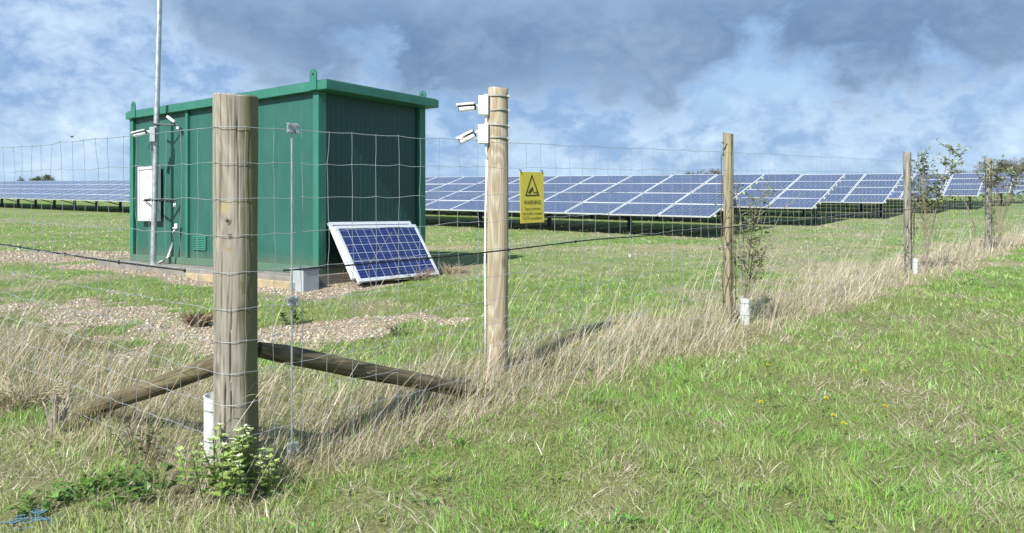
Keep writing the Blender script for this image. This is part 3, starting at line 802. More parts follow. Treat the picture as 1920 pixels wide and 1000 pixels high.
def solar_row(px, py, dep, n_part, n_all, label):
    E = at(px, py, dep); zg = gh(E.x, E.y)
    root = empty('solar_row', (E.x, E.y, zg), YAW, label, 'solar panels', 'rows of solar panels in the field')
    zb = E.z - zg
    def place(i, j): # lower right corner of module, root local
        y = j * PITS
        return Vector((-i * PIT, y * math.cos(TILT), zb + SL * i * PIT + y * math.sin(TILT)))
    Rm = Euler((TILT, SL, 0)).to_matrix()
    for i in range(n_part):
        for j in range(4):
            o = link('solar_module', MOD, root); o.location = place(i, j); o.rotation_euler = (TILT + random.gauss(0, .005), SL + random.gauss(0, .003), 0)
    if n_all > n_part:                                  # the far end of the row, past what can be told apart
        bm = bmesh.new()
        for i in range(n_part, n_all):
            for j in range(4):
                b2 = bmesh.new(); b2.from_mesh(MOD); b2.transform(Matrix.Translation(place(i, j)) @ Rm.to_4x4())
                tmp = bpy.data.meshes.new('tmp'); b2.to_mesh(tmp); b2.free(); bm.from_mesh(tmp); bpy.data.meshes.remove(tmp)
        me = bpy.data.meshes.new('solar_module_rest'); bm.to_mesh(me); bm.free()
        for mm in (ALU, CELLS_F, DSTEEL): me.materials.append(mm)
        tag(link('solar_module', me, root), kind='stuff')
    Lr = n_all * PIT
    for j in range(4):
        for q in (.25, .75):
            y = (j + q) * PITS; m = MB()
            a = Vector((.05, y * math.cos(TILT), zb + y * math.sin(TILT) - .075)); b = a + Vector((-Lr - .05, 0, SL * Lr))
            mid = (a + b) / 2
            m.box(mid, ((b - a).length, .05, .06), Euler((TILT, SL, 0)).to_matrix()); m.build('purlin', ALU, root)
    nl = int(n_all / 2) + 1
    legs = []
    for q in range(nl):
        x = -.55 - q * 3.31
        if -x > Lr: break
        w2 = Vector((E.x, E.y, 0)) + Vector((ROWX.x * x, ROWX.y * x, 0))
        def surf(y, x=x): return zb - SL * x + y * RISE - .13
        yl = 2.45; pw = w2 + Vector((.602, .799, 0)) * yl
        zl = gh(pw.x, pw.y) - zg
        legs.append((x, yl, zl, surf))
    def leg_mb(x, yl, zl, surf, m):
        m.span((x - .05, yl - .07, zl - .05), (x + .05, yl + .07, surf(yl)))
    def raf_mb(x, yl, zl, surf, m):
        m.tube([(x, .25, surf(.25)), (x, 4.5, surf(4.5))], .05, 4)
        m.tube([(x, yl, zl + .35), (x, .85, surf(.85))], .03, 4); m.tube([(x, yl, zl + .5), (x, 3.9, surf(3.9))], .03, 4)
    for lg in legs[:14]:
        m = MB(); leg_mb(*lg, m); lo = m.build('leg', DSTEEL, root)
        m = MB(); raf_mb(*lg, m); m.build('leg_brace', DSTEEL, lo)
    if len(legs) > 14:
        m = MB()
        for lg in legs[14:]: leg_mb(*lg, m); raf_mb(*lg, m)
        tag(m.build('leg', DSTEEL, root), kind='stuff')
    return root
solar_row(1332, 406, 20.9, 25, 44, 'nearest long row of tilted blue panels running behind the green cabin')
ords = ['second', 'third', 'fourth', 'fifth', 'sixth', 'seventh']
for i, (px, py, dep) in enumerate(((1524, 390, 26), (1657, 380, 30.6), (1758, 373, 35.2), (1833, 367, 39.6), (1893, 361, 44.3), (1938, 357, 49))):
    solar_row(px, py, dep, 5, 22, [
        'second panel row, its end just right of the split stake',
        'third panel row, its end touching the pale stake wound with ivy and leafy sapling',
        'fourth panel row, its end half behind the leafy sapling',
        'fifth panel row, its end between the two sapling stakes',
        'sixth panel row, its end just right of the farthest stake',
        'seventh panel row, farthest, at the right edge of the photo'][i])

# two loose modules leaning on the end wall
LW, LH = 1.74, .98
LM = module_mesh('loose_module', LW, LH, CELLS_N, .045, .05)
def lean_panel(q1, q0, o_top, o_bot, ztop, label):
    bl = K(q0, -o_bot, 0); br = K(q1, -o_bot, 0); tl = K(q0, -o_top, 0)
    zb = .0
    dh = (Vector((tl.x, tl.y)) - Vector((bl.x, bl.y))).length
    zlen = math.sqrt(max(LH ** 2 - dh ** 2, .01)); z0 = ztop - zlen
    root = empty('loose_solar_panel', (br.x, br.y, z0), KROT, label, 'solar panel', 'loose panels leaning on the cabin')
    tilt = math.atan2(zlen, dh)
    # split the module mesh into frame and glass parts
    for nm, keep in (('panel_frame', (0, 2)), ('panel_glass', (1,))):
        b2 = bmesh.new(); b2.from_mesh(LM)
        bmesh.ops.delete(b2, geom=[f for f in b2.faces if f.material_index not in keep], context='FACES')
        me = bpy.data.meshes.new(nm); b2.to_mesh(me); b2.free()
        for mm in (ALU, CELLS_N, DSTEEL): me.materials.append(mm)
        o = link(nm, me, root); o.rotation_euler = (tilt, 0, 0)
    return root
lean_panel(1.93, .19, .14, .69, 1.26, 'front loose blue panel leaning on the green cabin end wall')
lean_panel(1.90, .16, .045, .58, 1.315, 'loose panel behind another, only its top rim showing, against the green cabin')

# ------------------------------------------------------------------ posts
def round_post(name, xy, r, h, mat, label, group=None, cat='post', r_top=None, wob=.004, tilt=(0, 0), z0=-.15):
    z = gh(*xy); root = empty(name, (xy[0], xy[1], z), 0, label, cat, group)
    m = MB(); n = 120; rows = 48; rt = r_top or r
    grv = [(-1.95, .0, 1.9, .010), (-1.75, -.1, .75, .012), (-1.38, -.1, 1.05, .013), (-2.3, .9, 1.6, .008), (-1.1, 1.2, 2.1, .008), (-1.6, 1.5, 2.1, .007), (-2.55, .0, 1.1, .008)] if mat is WOODC else [(-1.2, h * .5, h + .1, .004), (-2.0, .1, h * .4, .004)]
    vs = []; fs = []
    for j in range(rows + 1):
        u = j / rows; zz = z0 + (h - z0) * u
        rr = r + (rt - r) * u
        for i in range(n):
            a = 2 * math.pi * i / n
            q = rr + wob * (math.sin(3 * a + 1.3 + zz * 1.1) + .6 * math.sin(7 * a + zz * 2.7) + .8 * math.sin(2 * a - zz * 3.1))
            for (ga, g0, g1, gd) in grv:
                if g0 < zz < g1:
                    da = (a - ga - .06 * math.sin(zz * 3.1 + ga * 7) - .03 * math.sin(zz * 9 + ga) + math.pi) % (2 * math.pi) - math.pi
                    q -= gd * max(0, 1 - abs(da) / .035) * min(1, (zz - g0) * 5, (g1 - zz) * 5)
            dz = (.006 * math.sin(2 * a + .5)) * u
            vs.append((q * math.cos(a) + tilt[0] * zz, q * math.sin(a) + tilt[1] * zz, zz + dz))
    for j in range(rows):
        for i in range(n): fs.append((j * n + i, j * n + (i + 1) % n, (j + 1) * n + (i + 1) % n, (j + 1) * n + i))
    # slightly worn rim and top
    base = rows * n
    for k, (f_, dz) in enumerate(((.93, .008), (.5, .010))):
        for i in range(n):
            v = vs[base + i]; cx_, cy_ = tilt[0] * h, tilt[1] * h
            vs.append((cx_ + (v[0] - cx_) * f_, cy_ + (v[1] - cy_) * f_, v[2] + dz))
    for k in range(2):
        for i in range(n): fs.append((base + k * n + i, base + k * n + (i + 1) % n, base + (k + 1) * n + (i + 1) % n, base + (k + 1) * n + i))
    fs.append(tuple(base + 2 * n + i for i in range(n)))
    m.add(vs, fs); m.build('post_shaft', mat, root, smooth='auto')
    return root
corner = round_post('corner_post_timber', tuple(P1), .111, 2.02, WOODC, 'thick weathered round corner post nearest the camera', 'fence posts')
POST2 = tuple(at(932, 668, 6.0)[:2])
h2 = at(935, 168, 6.0).z - gh(*POST2)
post2 = round_post('camera_post', POST2, .088, h2, WOODP, 'tall pale pine post carrying the two white security cameras', 'fence posts', r_top=.083, wob=.002, tilt=(.004, 0))
def stake(px, s, h, w, mat, label, lean=0):
    p = P1 + rR * s - nR * .06
    z = gh(*p); root = empty('fence_stake', (p[0], p[1], z), math.atan2(rR[1], rR[0]), label, 'post', 'fence posts')
    m = MB(); n = 18; rows = 14; vs = []; fs = []
    for j in range(rows + 1):
        zz = -.15 + (h + .15) * j / rows
        for i in range(n):
            a = 2 * math.pi * i / n
            rr = w * (1 - .12 * max(0, math.cos(a + 1.57)) ** 18 * 2.2) + .003 * math.sin(3 * a + zz * 4)
            vs.append((rr * math.cos(a) + lean * zz, rr * .8 * math.sin(a), zz + .01 * math.sin(a) * (j == rows)))
    for j in range(rows):
        for i in range(n): fs.append((j * n + i, j * n + (i + 1) % n, (j + 1) * n + (i + 1) % n, (j + 1) * n + i))
    fs.append(tuple(rows * n + i for i in range(n)))
    m.add(vs, fs); m.build('stake_shaft', mat, root, smooth='auto')
    return root
S3, S4, S5 = 3.84 * 1.436, 8.19 * 1.436, 12.25 * 1.436
st3 = stake(1377, S3, 2.06, .064, WOODH, 'split yellowish stake with ivy stems, third post of the fence')
st4 = stake(1712, S4, 2.03, .078, WOODG, 'grey round stake behind a leafy sapling, second from the right edge', -.035)
st5 = stake(1863, S5, 2.06, .085, WOODG, 'farthest fence stake wrapped in climbing twigs by right edge', -.02)

def brace(name, a, b, r0, label, flat=.75):
    a = Vector(a); b = Vector(b); root = empty(name, a, 0, label, 'brace', 'corner post braces')
    d = (b - a); m = MB(); pts = [Vector((0, 0, 0)).lerp(d, t) for t in np.linspace(0, 1, 12)]
    pts = [p + Vector((0, 0, .003 * math.sin(i * 1.1))) for i, p in enumerate(pts)]
    rs = [r0 * (.8, 1, 1, 1, 1.02, 1, .98, 1, .99, .98, .97, .96)[i] for i in range(12)]
    m.tube(pts, rs, 12); o = m.build('brace_pole', WOODB, root, smooth='auto')
    # local texture frame along the pole: turn the mesh so its grain runs lengthwise
    q = d.to_track_quat('Z', 'Y').to_matrix().to_4x4()
    o.data.transform(q.inverted()); o.rotation_euler = q.to_euler()
    return root
pb = P1 + rR * .13 - nR * .01
be = P1 + rR * 1.93 - nR * .10
brace('timber_brace', (pb[0], pb[1], EYE - 258 / F * 3.98), (be[0], be[1], gh(*be) + .0), .052, 'dark brown timber brace sloping right from the corner post')
pb = P1 + rL * .10 - nL * .03
be = P1 + rL * 1.95 + nL * .02
brace('timber_brace', (pb[0], pb[1], EYE - 275 / F * 4.0), (be[0], be[1], gh(*be) - .03), .055, 'mossy timber brace sloping left from the corner post')

# ------------------------------------------------------------------ fence netting
HTS = [1.852, 1.668, 1.479, 1.289, 1.097, .905, .738, .574, .411, .241, .071]
def fpos(s):
    """plan position along the netting; s<0 left run, s>0 right run, wrapping the corner post"""
    rr = .119
    aL = math.atan2(nL[1], nL[0]); aR = math.atan2(nR[1], nR[0]); arc = (aR - aL) * rr; h = arc / 2
    if s < -h: p = P1 + nL * rr + rL * (-s - h)
    elif s > h: p = P1 + nR * rr + rR * (s - h)
    else:
        a = aL + (s + h) / rr; p = P1 + rr * np.array((math.cos(a), math.sin(a)))
    return p
def fence_z(s):
    p = fpos(s); return float(plane_h(p[0], p[1]))
SMIN, SMAX, STEP = -7.6, 24.5, .165
nodes = [s for s in np.arange(-STEP * round(-SMIN / STEP) + .075, SMAX, STEP)]
fz = {}
fr = empty('wire_fence', (P1[0], P1[1], gh(*P1)), 0, 'galvanised wire netting fence running both ways from the corner post', 'wire fence')
FO = Vector(fr.location)
rs_ = random.Random(3)
off = {}
for i, s in enumerate(nodes):
    drift = rs_.gauss(0, .006)
    for k in range(11):
        left = s < -.4
        lean = (.10 * min(1, (-s - .4) / 1.2) * ((1 - k / 5.0) if k < 5 else 0)) if left else 0
        off[i, k] = (drift * (1 - abs(k - 5) / 6) + rs_.gauss(0, .004) - lean * .25, rs_.gauss(0, .004), rs_.gauss(0, .005))
def npos(i, k):
    o = off[i, k]; s = nodes[i] + o[0]; p = fpos(s); bulge = o[2] if abs(nodes[i]) > .3 else 0
    n_ = nR if s > 0 else nL
    sag = -.012 * math.sin(max(0, min(1, abs(s) / 5.5)) * math.pi) if k < 3 else 0
    z = fence_z(s) + HTS[k] + (o[1] if abs(nodes[i]) > .3 else 0) + sag
    return Vector((p[0] + n_[0] * bulge, p[1] + n_[1] * bulge, z))
NP = [[npos(i, k) for k in range(11)] for i in range(len(nodes))]
for k in range(11):
    m = MB(); pts = []
    for i in range(len(nodes)):
        pts.append(NP[i][k] - FO)
        if i + 1 < len(nodes):
            if abs(nodes[i] + STEP / 2) < .09:      # over the post: follow its curve
                for t in (.25, .5, .75):
                    s = nodes[i] + STEP * t; p = fpos(s)
                    pts.append(Vector((p[0], p[1], NP[i][k].z * (1 - t) + NP[i + 1][k].z * t - .004 * math.sin(t * math.pi))) - FO)
            else:
                q = NP[i][k].lerp(NP[i + 1][k], .5) - FO; q.z += (-.006 if (i + k) % 3 else .002) if k else -.002
                pts.append(q)
    m.tube(pts, .0015 if k else .0019, 4); m.build('line_wire', WIRE, fr)
def knot(m, p, r=.0050):
    m.add([p + Vector(v) * r for v in ((1, 0, 0), (-1, 0, 0), (0, 1, 0), (0, -1, 0), (0, 0, 1.1), (0, 0, -1.1))],
          [(0, 2, 4), (2, 1, 4), (1, 3, 4), (3, 0, 4), (2, 0, 5), (1, 2, 5), (3, 1, 5), (0, 3, 5)])
def stay_mb(i, m):
    pts = [NP[i][k] - FO for k in range(11)]
    pts = [pts[0]] + [x for k in range(1, 11) for x in (pts[k - 1].lerp(pts[k], .5) + Vector((rs_.gauss(0, .002), rs_.gauss(0, .002), 0)), pts[k])]
    m.tube(pts, .00145, 4)
    for k in range(11): knot(m, NP[i][k] - FO)
order = sorted(range(len(nodes)), key=lambda i: NP[i][5].y)
near_set = set(order[:99])
for i in range(len(nodes)):
    if i in near_set: m = MB(); stay_mb(i, m); m.build('stay_wire', WIRE, fr)
m = MB()
for i in range(len(nodes)):
    if i not in near_set: stay_mb(i, m)
tag(m.build('stay_wire', WIRE, fr), kind='stuff')

# black cable tied along the fence
cb = empty('fence_cable', (P1[0], P1[1], gh(*P1) + 1.09), 0, 'thin black cable tied along the middle of the wire fence', 'cable')
CO = Vector(cb.location); m = MB()
def cable_run(ss, m):
    pts = []
    for j, s in enumerate(ss):
        p = fpos(s); n_ = nR if s > 0 else nL
        zz = fence_z(s) + HTS[4] - .008 - .018 * abs(math.sin(s * 1.05)) + (.0 if s > 0 else .02 * min(1, -s / 2))
        pts.append(Vector((p[0] - n_[0] * .008, p[1] - n_[1] * .008, zz)) - CO)
        if j % 3 == 1: m_ = MB(); m_.ell(pts[-1], (.008, .008, .014), None, 6, 4); m_.build('cable_tie', BLACK, cb)
    m.tube(pts, .0055, 6)
cable_run(np.arange(-7.4, -.3, .25), m); cable_run(np.arange(.3, 24, .25), m)
m.build('cable_run', BLACK, cb, smooth=True)

# tension rod with three clamp plates on the netting
ss = .205
for _ in range(30):
    p = fpos(ss); ss += (545 - (CX + p[0] / p[1] * F)) / F * p[1] / .8
rp = fpos(ss) + nR * .012; zr = fence_z(ss)
rod = empty('tension_rod', (rp[0], rp[1], zr), math.atan2(rR[1], rR[0]), 'thin steel rod with three square clamp plates on the fence beside the corner post', 'rod')
zt = [EYE - (yy - CY) / F * rp[1] - zr for yy in (241, 565, 838)]
m = MB(); m.tube([(0, 0, .05), (0, 0, zt[0])], .0055, 8); m.build('rod_bar', GALV, rod, smooth='auto')
for z in zt:
    m = MB(); m.box((0, -.008, z), (.066, .010, .056)); pl = m.build('clamp_plate', GALVD, rod, bevel=.003)
    for (x, q) in ((-.023, -.019), (.023, -.019), (-.023, .019), (.023, .019)):
        m = MB(); m.tube([(x, -.013, z + q), (x, -.026, z + q)], .0095, 6); m.build('bolt', GALV, pl)

# ------------------------------------------------------------------ warning sign
ss = 2.3
for _ in range(40):
    p = fpos(ss); ss += (996 - (CX + p[0] / p[1] * F)) / F * p[1]
sp = fpos(ss) + nR * .012
ztop = EYE - (323 - CY) / F * sp[1]; SW, SH = .255, .372
sg = empty('warning_sign', (sp[0], sp[1], ztop - SH), math.atan2(rR[1], rR[0]), 'yellow warning sign with camera in a black triangle, hung on the fence', 'sign')
sg.rotation_euler = (0, R(-1.5), sg.rotation_euler.z)
m = MB(); m.span((-SW / 2, -.003, 0), (SW / 2, 0, SH)); plate = m.build('sign_plate', YELLOW, sg)
m = MB()
for x in (-SW / 2 + .012, SW / 2 - .012): m.tube([(x, -.006, SH - .008), (x, -.002, SH + .012), (x, .012, SH + .014)], .004, 5)
m.build('wire_tie', BLACK, sg)
SM = Matrix(((1, 0, 0, 0), (0, 0, -1, -.0042), (0, 1, 0, 0), (0, 0, 0, 1)))
def tri(cx, cy, r): return [(cx, cy + r * 1.08), (cx - r * .80, cy - r * .56), (cx + r * .80, cy - r * .56)]
m = MB(); o_ = tri(0, .252, .098); i_ = tri(0, .250, .078)
v3 = [SM @ Vector((x, y, 0)) for x, y in o_ + i_]
m.add(v3, [(0, 1, 4, 3), (1, 2, 5, 4), (2, 0, 3, 5)]); m.build('triangle_border', INK, sg)
m = MB()
def poly2(m, pts): m.add([SM @ Vector((x, y, .0003)) for x, y in pts], [tuple(range(len(pts)))])
poly2(m, [(-.040, .228), (-.030, .213), (.014, .246), (.004, .266)])
poly2(m, [(-.046, .222), (-.041, .214), (-.035, .219), (-.039, .227)])
poly2(m, [(.002, .238), (.007, .242), (.018, .224), (.014, .220)])
poly2(m, [(.014, .226), (.05, .2235), (.05, .2185), (.014, .219)])
poly2(m, [(.047, .232), (.052, .232), (.052, .209), (.047, .209)])
m.build('camera_pictogram', INK, sg)
def text(body, size, z, mat, width=None, name='lettering'):
    cu = bpy.data.curves.new('txt', 'FONT'); cu.body = body; cu.size = size; cu.align_x = 'CENTER'; cu.resolution_u = 3
    to = bpy.data.objects.new('txt', cu); COL.objects.link(to)
    bpy.context.view_layer.update()
    me = bpy.data.meshes.new_from_object(to.evaluated_get(bpy.context.evaluated_depsgraph_get()))
    bpy.data.objects.remove(to); bpy.data.curves.remove(cu)
    vx = [v.co.x for v in me.vertices]; w = max(vx) - min(vx); k = (width / w) if width else 1
    mx = (max(vx) + min(vx)) / 2
    for v in me.vertices: v.co = SM @ Vector(((v.co.x - mx) * k, v.co.y + z, 0.0004))
    me.materials.clear(); me.materials.append(mat); me.name = name
    return link(name, me, sg)
text('WARNING', .046, .135, INK, .185)
text('These premises', .030, .095, INK, .175); text('are under constant', .030, .060, INK, .205); text('CCTV surveillance', .030, .025, INK, .205)

# ------------------------------------------------------------------ cameras on the pine post
PX, PY = POST2
def pc_(px, py, dy=0): return at(px, py, 5.97 + dy)
cam1 = bullet_camera('cctv_camera', pc_(897, 199), (-1.0, -.12, -.10), pc_(906, 198), (.072, .085, .150),
                     'upper white security camera, nearly level, strapped to the pine post', 'security cameras', .80)
cam2 = bullet_camera('cctv_camera', pc_(895, 247), (-1.0, -.12, -.52), pc_(905, 252), (.072, .085, .150),
                     'lower white security camera, tilted down, strapped to the pine post', 'security cameras', .82)
def post_axis(z): return Vector((PX + .004 * (z - gh(PX, PY)), PY, z))
for cam, ys_, cyr in ((cam1, (182, 209), (215, 243)), (cam2, (237, 261), (268, 300))):
    c = Vector(cam.location)
    m = MB(); jc = pc_(912, (ys_[0] + ys_[1]) / 2 + 2) - c
    m.box(jc, (.034, .11, .165)); m.build('mounting_plate', WHITEP, cam, bevel=.004)
    for yy in ys_:
        z = EYE - (yy - CY) / F * 6.0; m = MB(); ax = post_axis(z) - c
        m.tube([ax + Vector((.0895 * math.cos(a), .0895 * math.sin(a), .004 * math.sin(a + yy))) for a in np.linspace(0, 2 * math.pi, 25)], .006, 4, False)
        sb = m.build('strap', GALV, cam)
        a = -.5 + .02 * (yy % 7); m = MB(); m.box(ax + Vector((.096 * math.cos(a), .096 * math.sin(a), 0)), (.02, .03, .018)); m.build('strap_buckle', GALV, sb)
    m = MB(); p0 = pc_(910, cyr[0], -.01) - c; p1 = pc_(912, (cyr[0] + cyr[1]) / 2, .0) - c; p2 = pc_(915.5, cyr[1], .0) - c
    m.tube([p0, p1, p2], .008, 6); m.build('cable', WHITEP, cam, smooth=True)
cc = empty('cable_conduit', (PX - .095, PY, gh(PX, PY)), 0, 'thin white cable clipped down the left side of the pine post', 'cable')
m = MB(); zc = EYE - (300 - CY) / F * 5.97 - gh(PX, PY)
m.tube([(.006 + .004 * zc, -.02, zc), (.002, -.02, zc * .75), (-.004, -.02, zc * .5), (.001, -.02, zc * .3), (.0, -.02, .05)], .009, 6); m.build('cable_run', WHITEP, cc, smooth=True)

# ------------------------------------------------------------------ tree guards and saplings
def guard(xy, h, r, label, rz=0, lean=0):
    z = gh(*xy); g_ = empty('tree_guard', (xy[0], xy[1], z), rz, label, 'tree guard', 'white tree guards')
    m = MB(); n = 20; vs = []; fs = []
    for (q, zz) in ((r, -.02), (r, h), (r + .004, h + .002), (r - .004, h + .003), (r - .004, .02)):
        for i in range(n):
            a = 2 * math.pi * i / n; kk = 1 + .03 * math.sin(2 * a + zz * 5)
            vs.append((q * kk * math.cos(a) + lean * zz, q * kk * math.sin(a), zz + (.006 * math.sin(a) if zz > .1 else 0)))
    for j in range(4):
        for i in range(n): fs.append((j * n + i, j * n + (i + 1) % n, (j + 1) * n + (i + 1) % n, (j + 1) * n + i))
    m.add(vs, fs); m.build('guard_tube', TUBE, g_, smooth='auto')
    m = MB()
    for zz in (h * .35, h * .8):
        m.tube([((r + .003) * math.cos(a) + lean * zz, (r + .003) * math.sin(a), zz) for a in np.linspace(0, 6.2832, 21)], .003, 4, False)
    m.build('guard_tie', GALVD, g_)
    return g_
gpos = P1 + rL * .13 - nL * .07
def by_pixel(px, dep): return ((px - CX) / F * dep, dep)
guard(by_pixel(401, 4.12), EYE - (742 - CY) / F * 4.12 - gh(*by_pixel(401, 4.12)), .052, 'white plastic tree guard tube half behind the thick corner post')
gd3 = by_pixel(1397, 7.95); guard(gd3, EYE - (558 - CY) / F * 7.95 - gh(*gd3) , .053, 'wide translucent white tree guard at the foot of the split stake')
gd4 = by_pixel(1716, 12.1); guard(gd4, EYE - (486 - CY) / F * 12.1 - gh(*gd4), .042, 'narrow white tree guard standing in dry grass by leafy sapling')
gd5 = by_pixel(1872, 16.9); guard(gd5, EYE - (446 - CY) / F * 16.9 - gh(*gd5), .045, 'small distant white tree guard behind the farthest stake')

def leaf_cols(n5, base, var, rng):
    c = []
    for _ in range(n5):
        k = 1 + var * (rng.random() * 2 - 1); h = rng.random()
        b = [x * k for x in base]; b[0] *= 1 + .2 * h * h; c += [b] * 5
    return c
def sapling(xy, h, label, seed, stems, leaves, lsize, crown_z, spread, base_col, lean=(0, 0), bark=BARK, z_leaf=.35):
    rng = random.Random(seed); z = gh(*xy)
    s = empty('hedge_sapling', (xy[0], xy[1], z), 0, label, 'sapling', 'hedge saplings along the fence')
    wood = MB(); lf = MB(); tips = []
    for i in range(stems):
        a = rng.random() * 6.28; sp = spread * (.25 + .75 * rng.random()); hh = h * (.72 + .3 * rng.random())
        pts = [Vector((.01 * math.cos(a), .01 * math.sin(a), .0))]
        for k in range(1, 9):
            u = k / 8
            w = .5 * spread * .25 * math.sin(u * 5 + seed + i)
            pts.append(Vector((math.cos(a) * sp * u ** 1.8 + lean[0] * u + w * .3, math.sin(a) * sp * u ** 1.8 + lean[1] * u + w * .2, hh * u)))
        wood.tube(pts, [.006 * (1 - .8 * k / 8) + .0015 for k in range(9)], 5)
        for b in range(9):
            u = .35 + .62 * rng.random(); k = int(u * 8); p = pts[k].lerp(pts[min(k + 1, 8)], u * 8 - k)
            ba = rng.random() * 6.28; bl = spread * (.35 + .6 * rng.random()) * (1.1 - .4 * u)
            d = Vector((math.cos(ba), math.sin(ba), .35 + .6 * rng.random())).normalized()
            q = [p, p + d * bl * .5 + Vector((0, 0, -.02)), p + d * bl]
            wood.tube(q, [.004, .003, .0015], 4)
            tips.append((q, p.z / h))
    tips = [t for t in tips if t[1] > z_leaf] or tips
    for _ in range(leaves):
        q, u = tips[int(rng.random() * len(tips))]
        t = rng.random(); p = q[0].lerp(q[1], t * 2) if t < .5 else q[1].lerp(q[2], t * 2 - 1)
        p = p + Vector((rng.gauss(0, .015), rng.gauss(0, .015), rng.gauss(0, .015)))
        d = Vector((rng.gauss(0, 1), rng.gauss(0, 1), rng.gauss(.2, .6))); L_ = lsize * (.6 + .7 * rng.random())
        lf.leaf(p, d, (rng.gauss(0, .5), rng.gauss(0, .5), 1), L_, L_ * .62)
    wood.build('stem', bark, s)
    lf.build('foliage', LEAF, s, cols=leaf_cols(leaves, base_col, .45, rng))
    return s
sapling((gd3[0], gd3[1]), 1.62, 'thin straggly sapling with few green leaves beside the split stake', 5, 9, 420, .045, 1.2, .42, (.15, .23, .06), (.06, 0), BARKL, .1)
sapling(by_pixel(1738, 12.2), 2.12, 'leafy sapling with airy crown beside the round grey stake', 8, 10, 1350, .055, 1.5, .46, (.22, .27, .13), (.02, 0), BARKL, .50)
sapling(by_pixel(1872, 16.3), 2.2, 'wide straggling sapling around the farthest stake at right', 12, 10, 1050, .065, 1.6, .70, (.20, .235, .125), (.1, 0), BARKL, .62)
def ivy(root_xy, z, h, seed, n, label, leaves, r, lcol):
    rng = random.Random(seed); s = empty('climbing_ivy', (root_xy[0], root_xy[1], z), 0, label, 'climber', 'climbers on the stakes')
    w = MB(); lf = MB()
    for i in range(n):
        a0_ = -1.2 + rng.random() * 2.6 - 1.2; pts = []
        for k in range(14):
            u = k / 13; a = a0_ + 1.5 * math.sin(u * (3 + 2 * rng.random()) + i)
            rr = r * (1.03 + .06 * rng.random())
            pts.append(Vector((rr * math.cos(a), rr * math.sin(a), h * u * (.6 + .4 * (i % 3) / 2))))
            if rng.random() < .6:
                for _ in range(leaves): lf.leaf(pts[-1] + Vector((rng.gauss(0, .025), rng.gauss(0, .02) - .015, rng.gauss(0, .03))), (rng.gauss(0, 1), rng.gauss(-.6, 1), rng.gauss(0, .8)), (0, -1, .5), .035 + .02 * rng.random(), .026)
        w.tube(pts, .0045, 4)
    w.build('stem', BARK, s); nl = len(lf.v) // 5
    if nl: lf.build('foliage', LEAF, s, cols=leaf_cols(nl, lcol, .4, rng))
p3 = st3.location; p5 = st5.location; p4 = st4.location
ivy(p3, p3.z, 1.95, 4, 4, 'dark ivy stems with few leaves winding up the split stake', 1, .072, (.08, .13, .03))
ivy(p4, p4.z, 1.7, 6, 5, 'brown climbing stems around the middle of the round grey stake', 2, .09, (.10, .10, .03))
ivy(p5, p5.z, 1.9, 9, 6, 'dense brown climber covering the farthest stake', 4, .10, (.12, .11, .04))

# ------------------------------------------------------------------ small plants
def nettle():
    rng = random.Random(21); x, y, z = gp(425, 945)
    s = empty('dead_nettle', (x, y, z), 0, 'pale green leafy plant with white flowers at the foot of the corner post', 'plant')
    w = MB(); lf = MB(); fl_ = MB(); cols = []
    for i in range(28):
        bx_, by_ = rng.gauss(-.05, .10), rng.gauss(.10, .09)
        if abs(bx_ - (P1[0] - x)) < .13 and by_ > (P1[1] - y) - .12: by_ -= .16
        h = .12 + .19 * rng.random() + .06 * (bx_ < .02); lx, ly = rng.gauss(0, .05), rng.gauss(-.02, .04)
        pts = [Vector((bx_ + lx * u, by_ + ly * u, h * u - .01)) for u in (0, .35, .7, 1)]
        w.tube(pts, [.0035, .003, .003, .002], 5)
        for k in range(6):
            u = .25 + .75 * k / 5; p = pts[0].lerp(pts[3], u); a = rng.random() * 6.28
            for q in (0, math.pi):
                L_ = (.066 - .028 * u) * (.8 + .5 * rng.random())
                lf.leaf(p, (math.cos(a + q), math.sin(a + q), .25 + .3 * rng.random()), (0, 0, 1), L_, L_ * .85)
                kk = .7 + .6 * rng.random(); pale = u
                cols += [(kk * (.19 + .13 * pale), kk * (.31 + .12 * pale), kk * (.06 + .08 * pale))] * 5
            if u > .4 and rng.random() < .6:
                fl_ = MB()
                for _ in range(3):
                    aa = rng.random() * 6.28; fl_.leaf(p + Vector((0, 0, .008)), (math.cos(aa), math.sin(aa), .6), (0, 0, 1), .022, .016)
                fl_.add([p + Vector((.003, 0, .006)), p + Vector((-.003, .002, .006)), p + Vector((0, -.003, .012))], [(0, 1, 2)])
                fl_.build('flower', PETAL, s, cols=[(.72, .72, .58)] * len(fl_.v))
    w.build('stem', m_paint('nettle_stem', (.12, .18, .05), .7), s)
    lf.build('foliage', LEAF, s, cols=cols)
nettle()
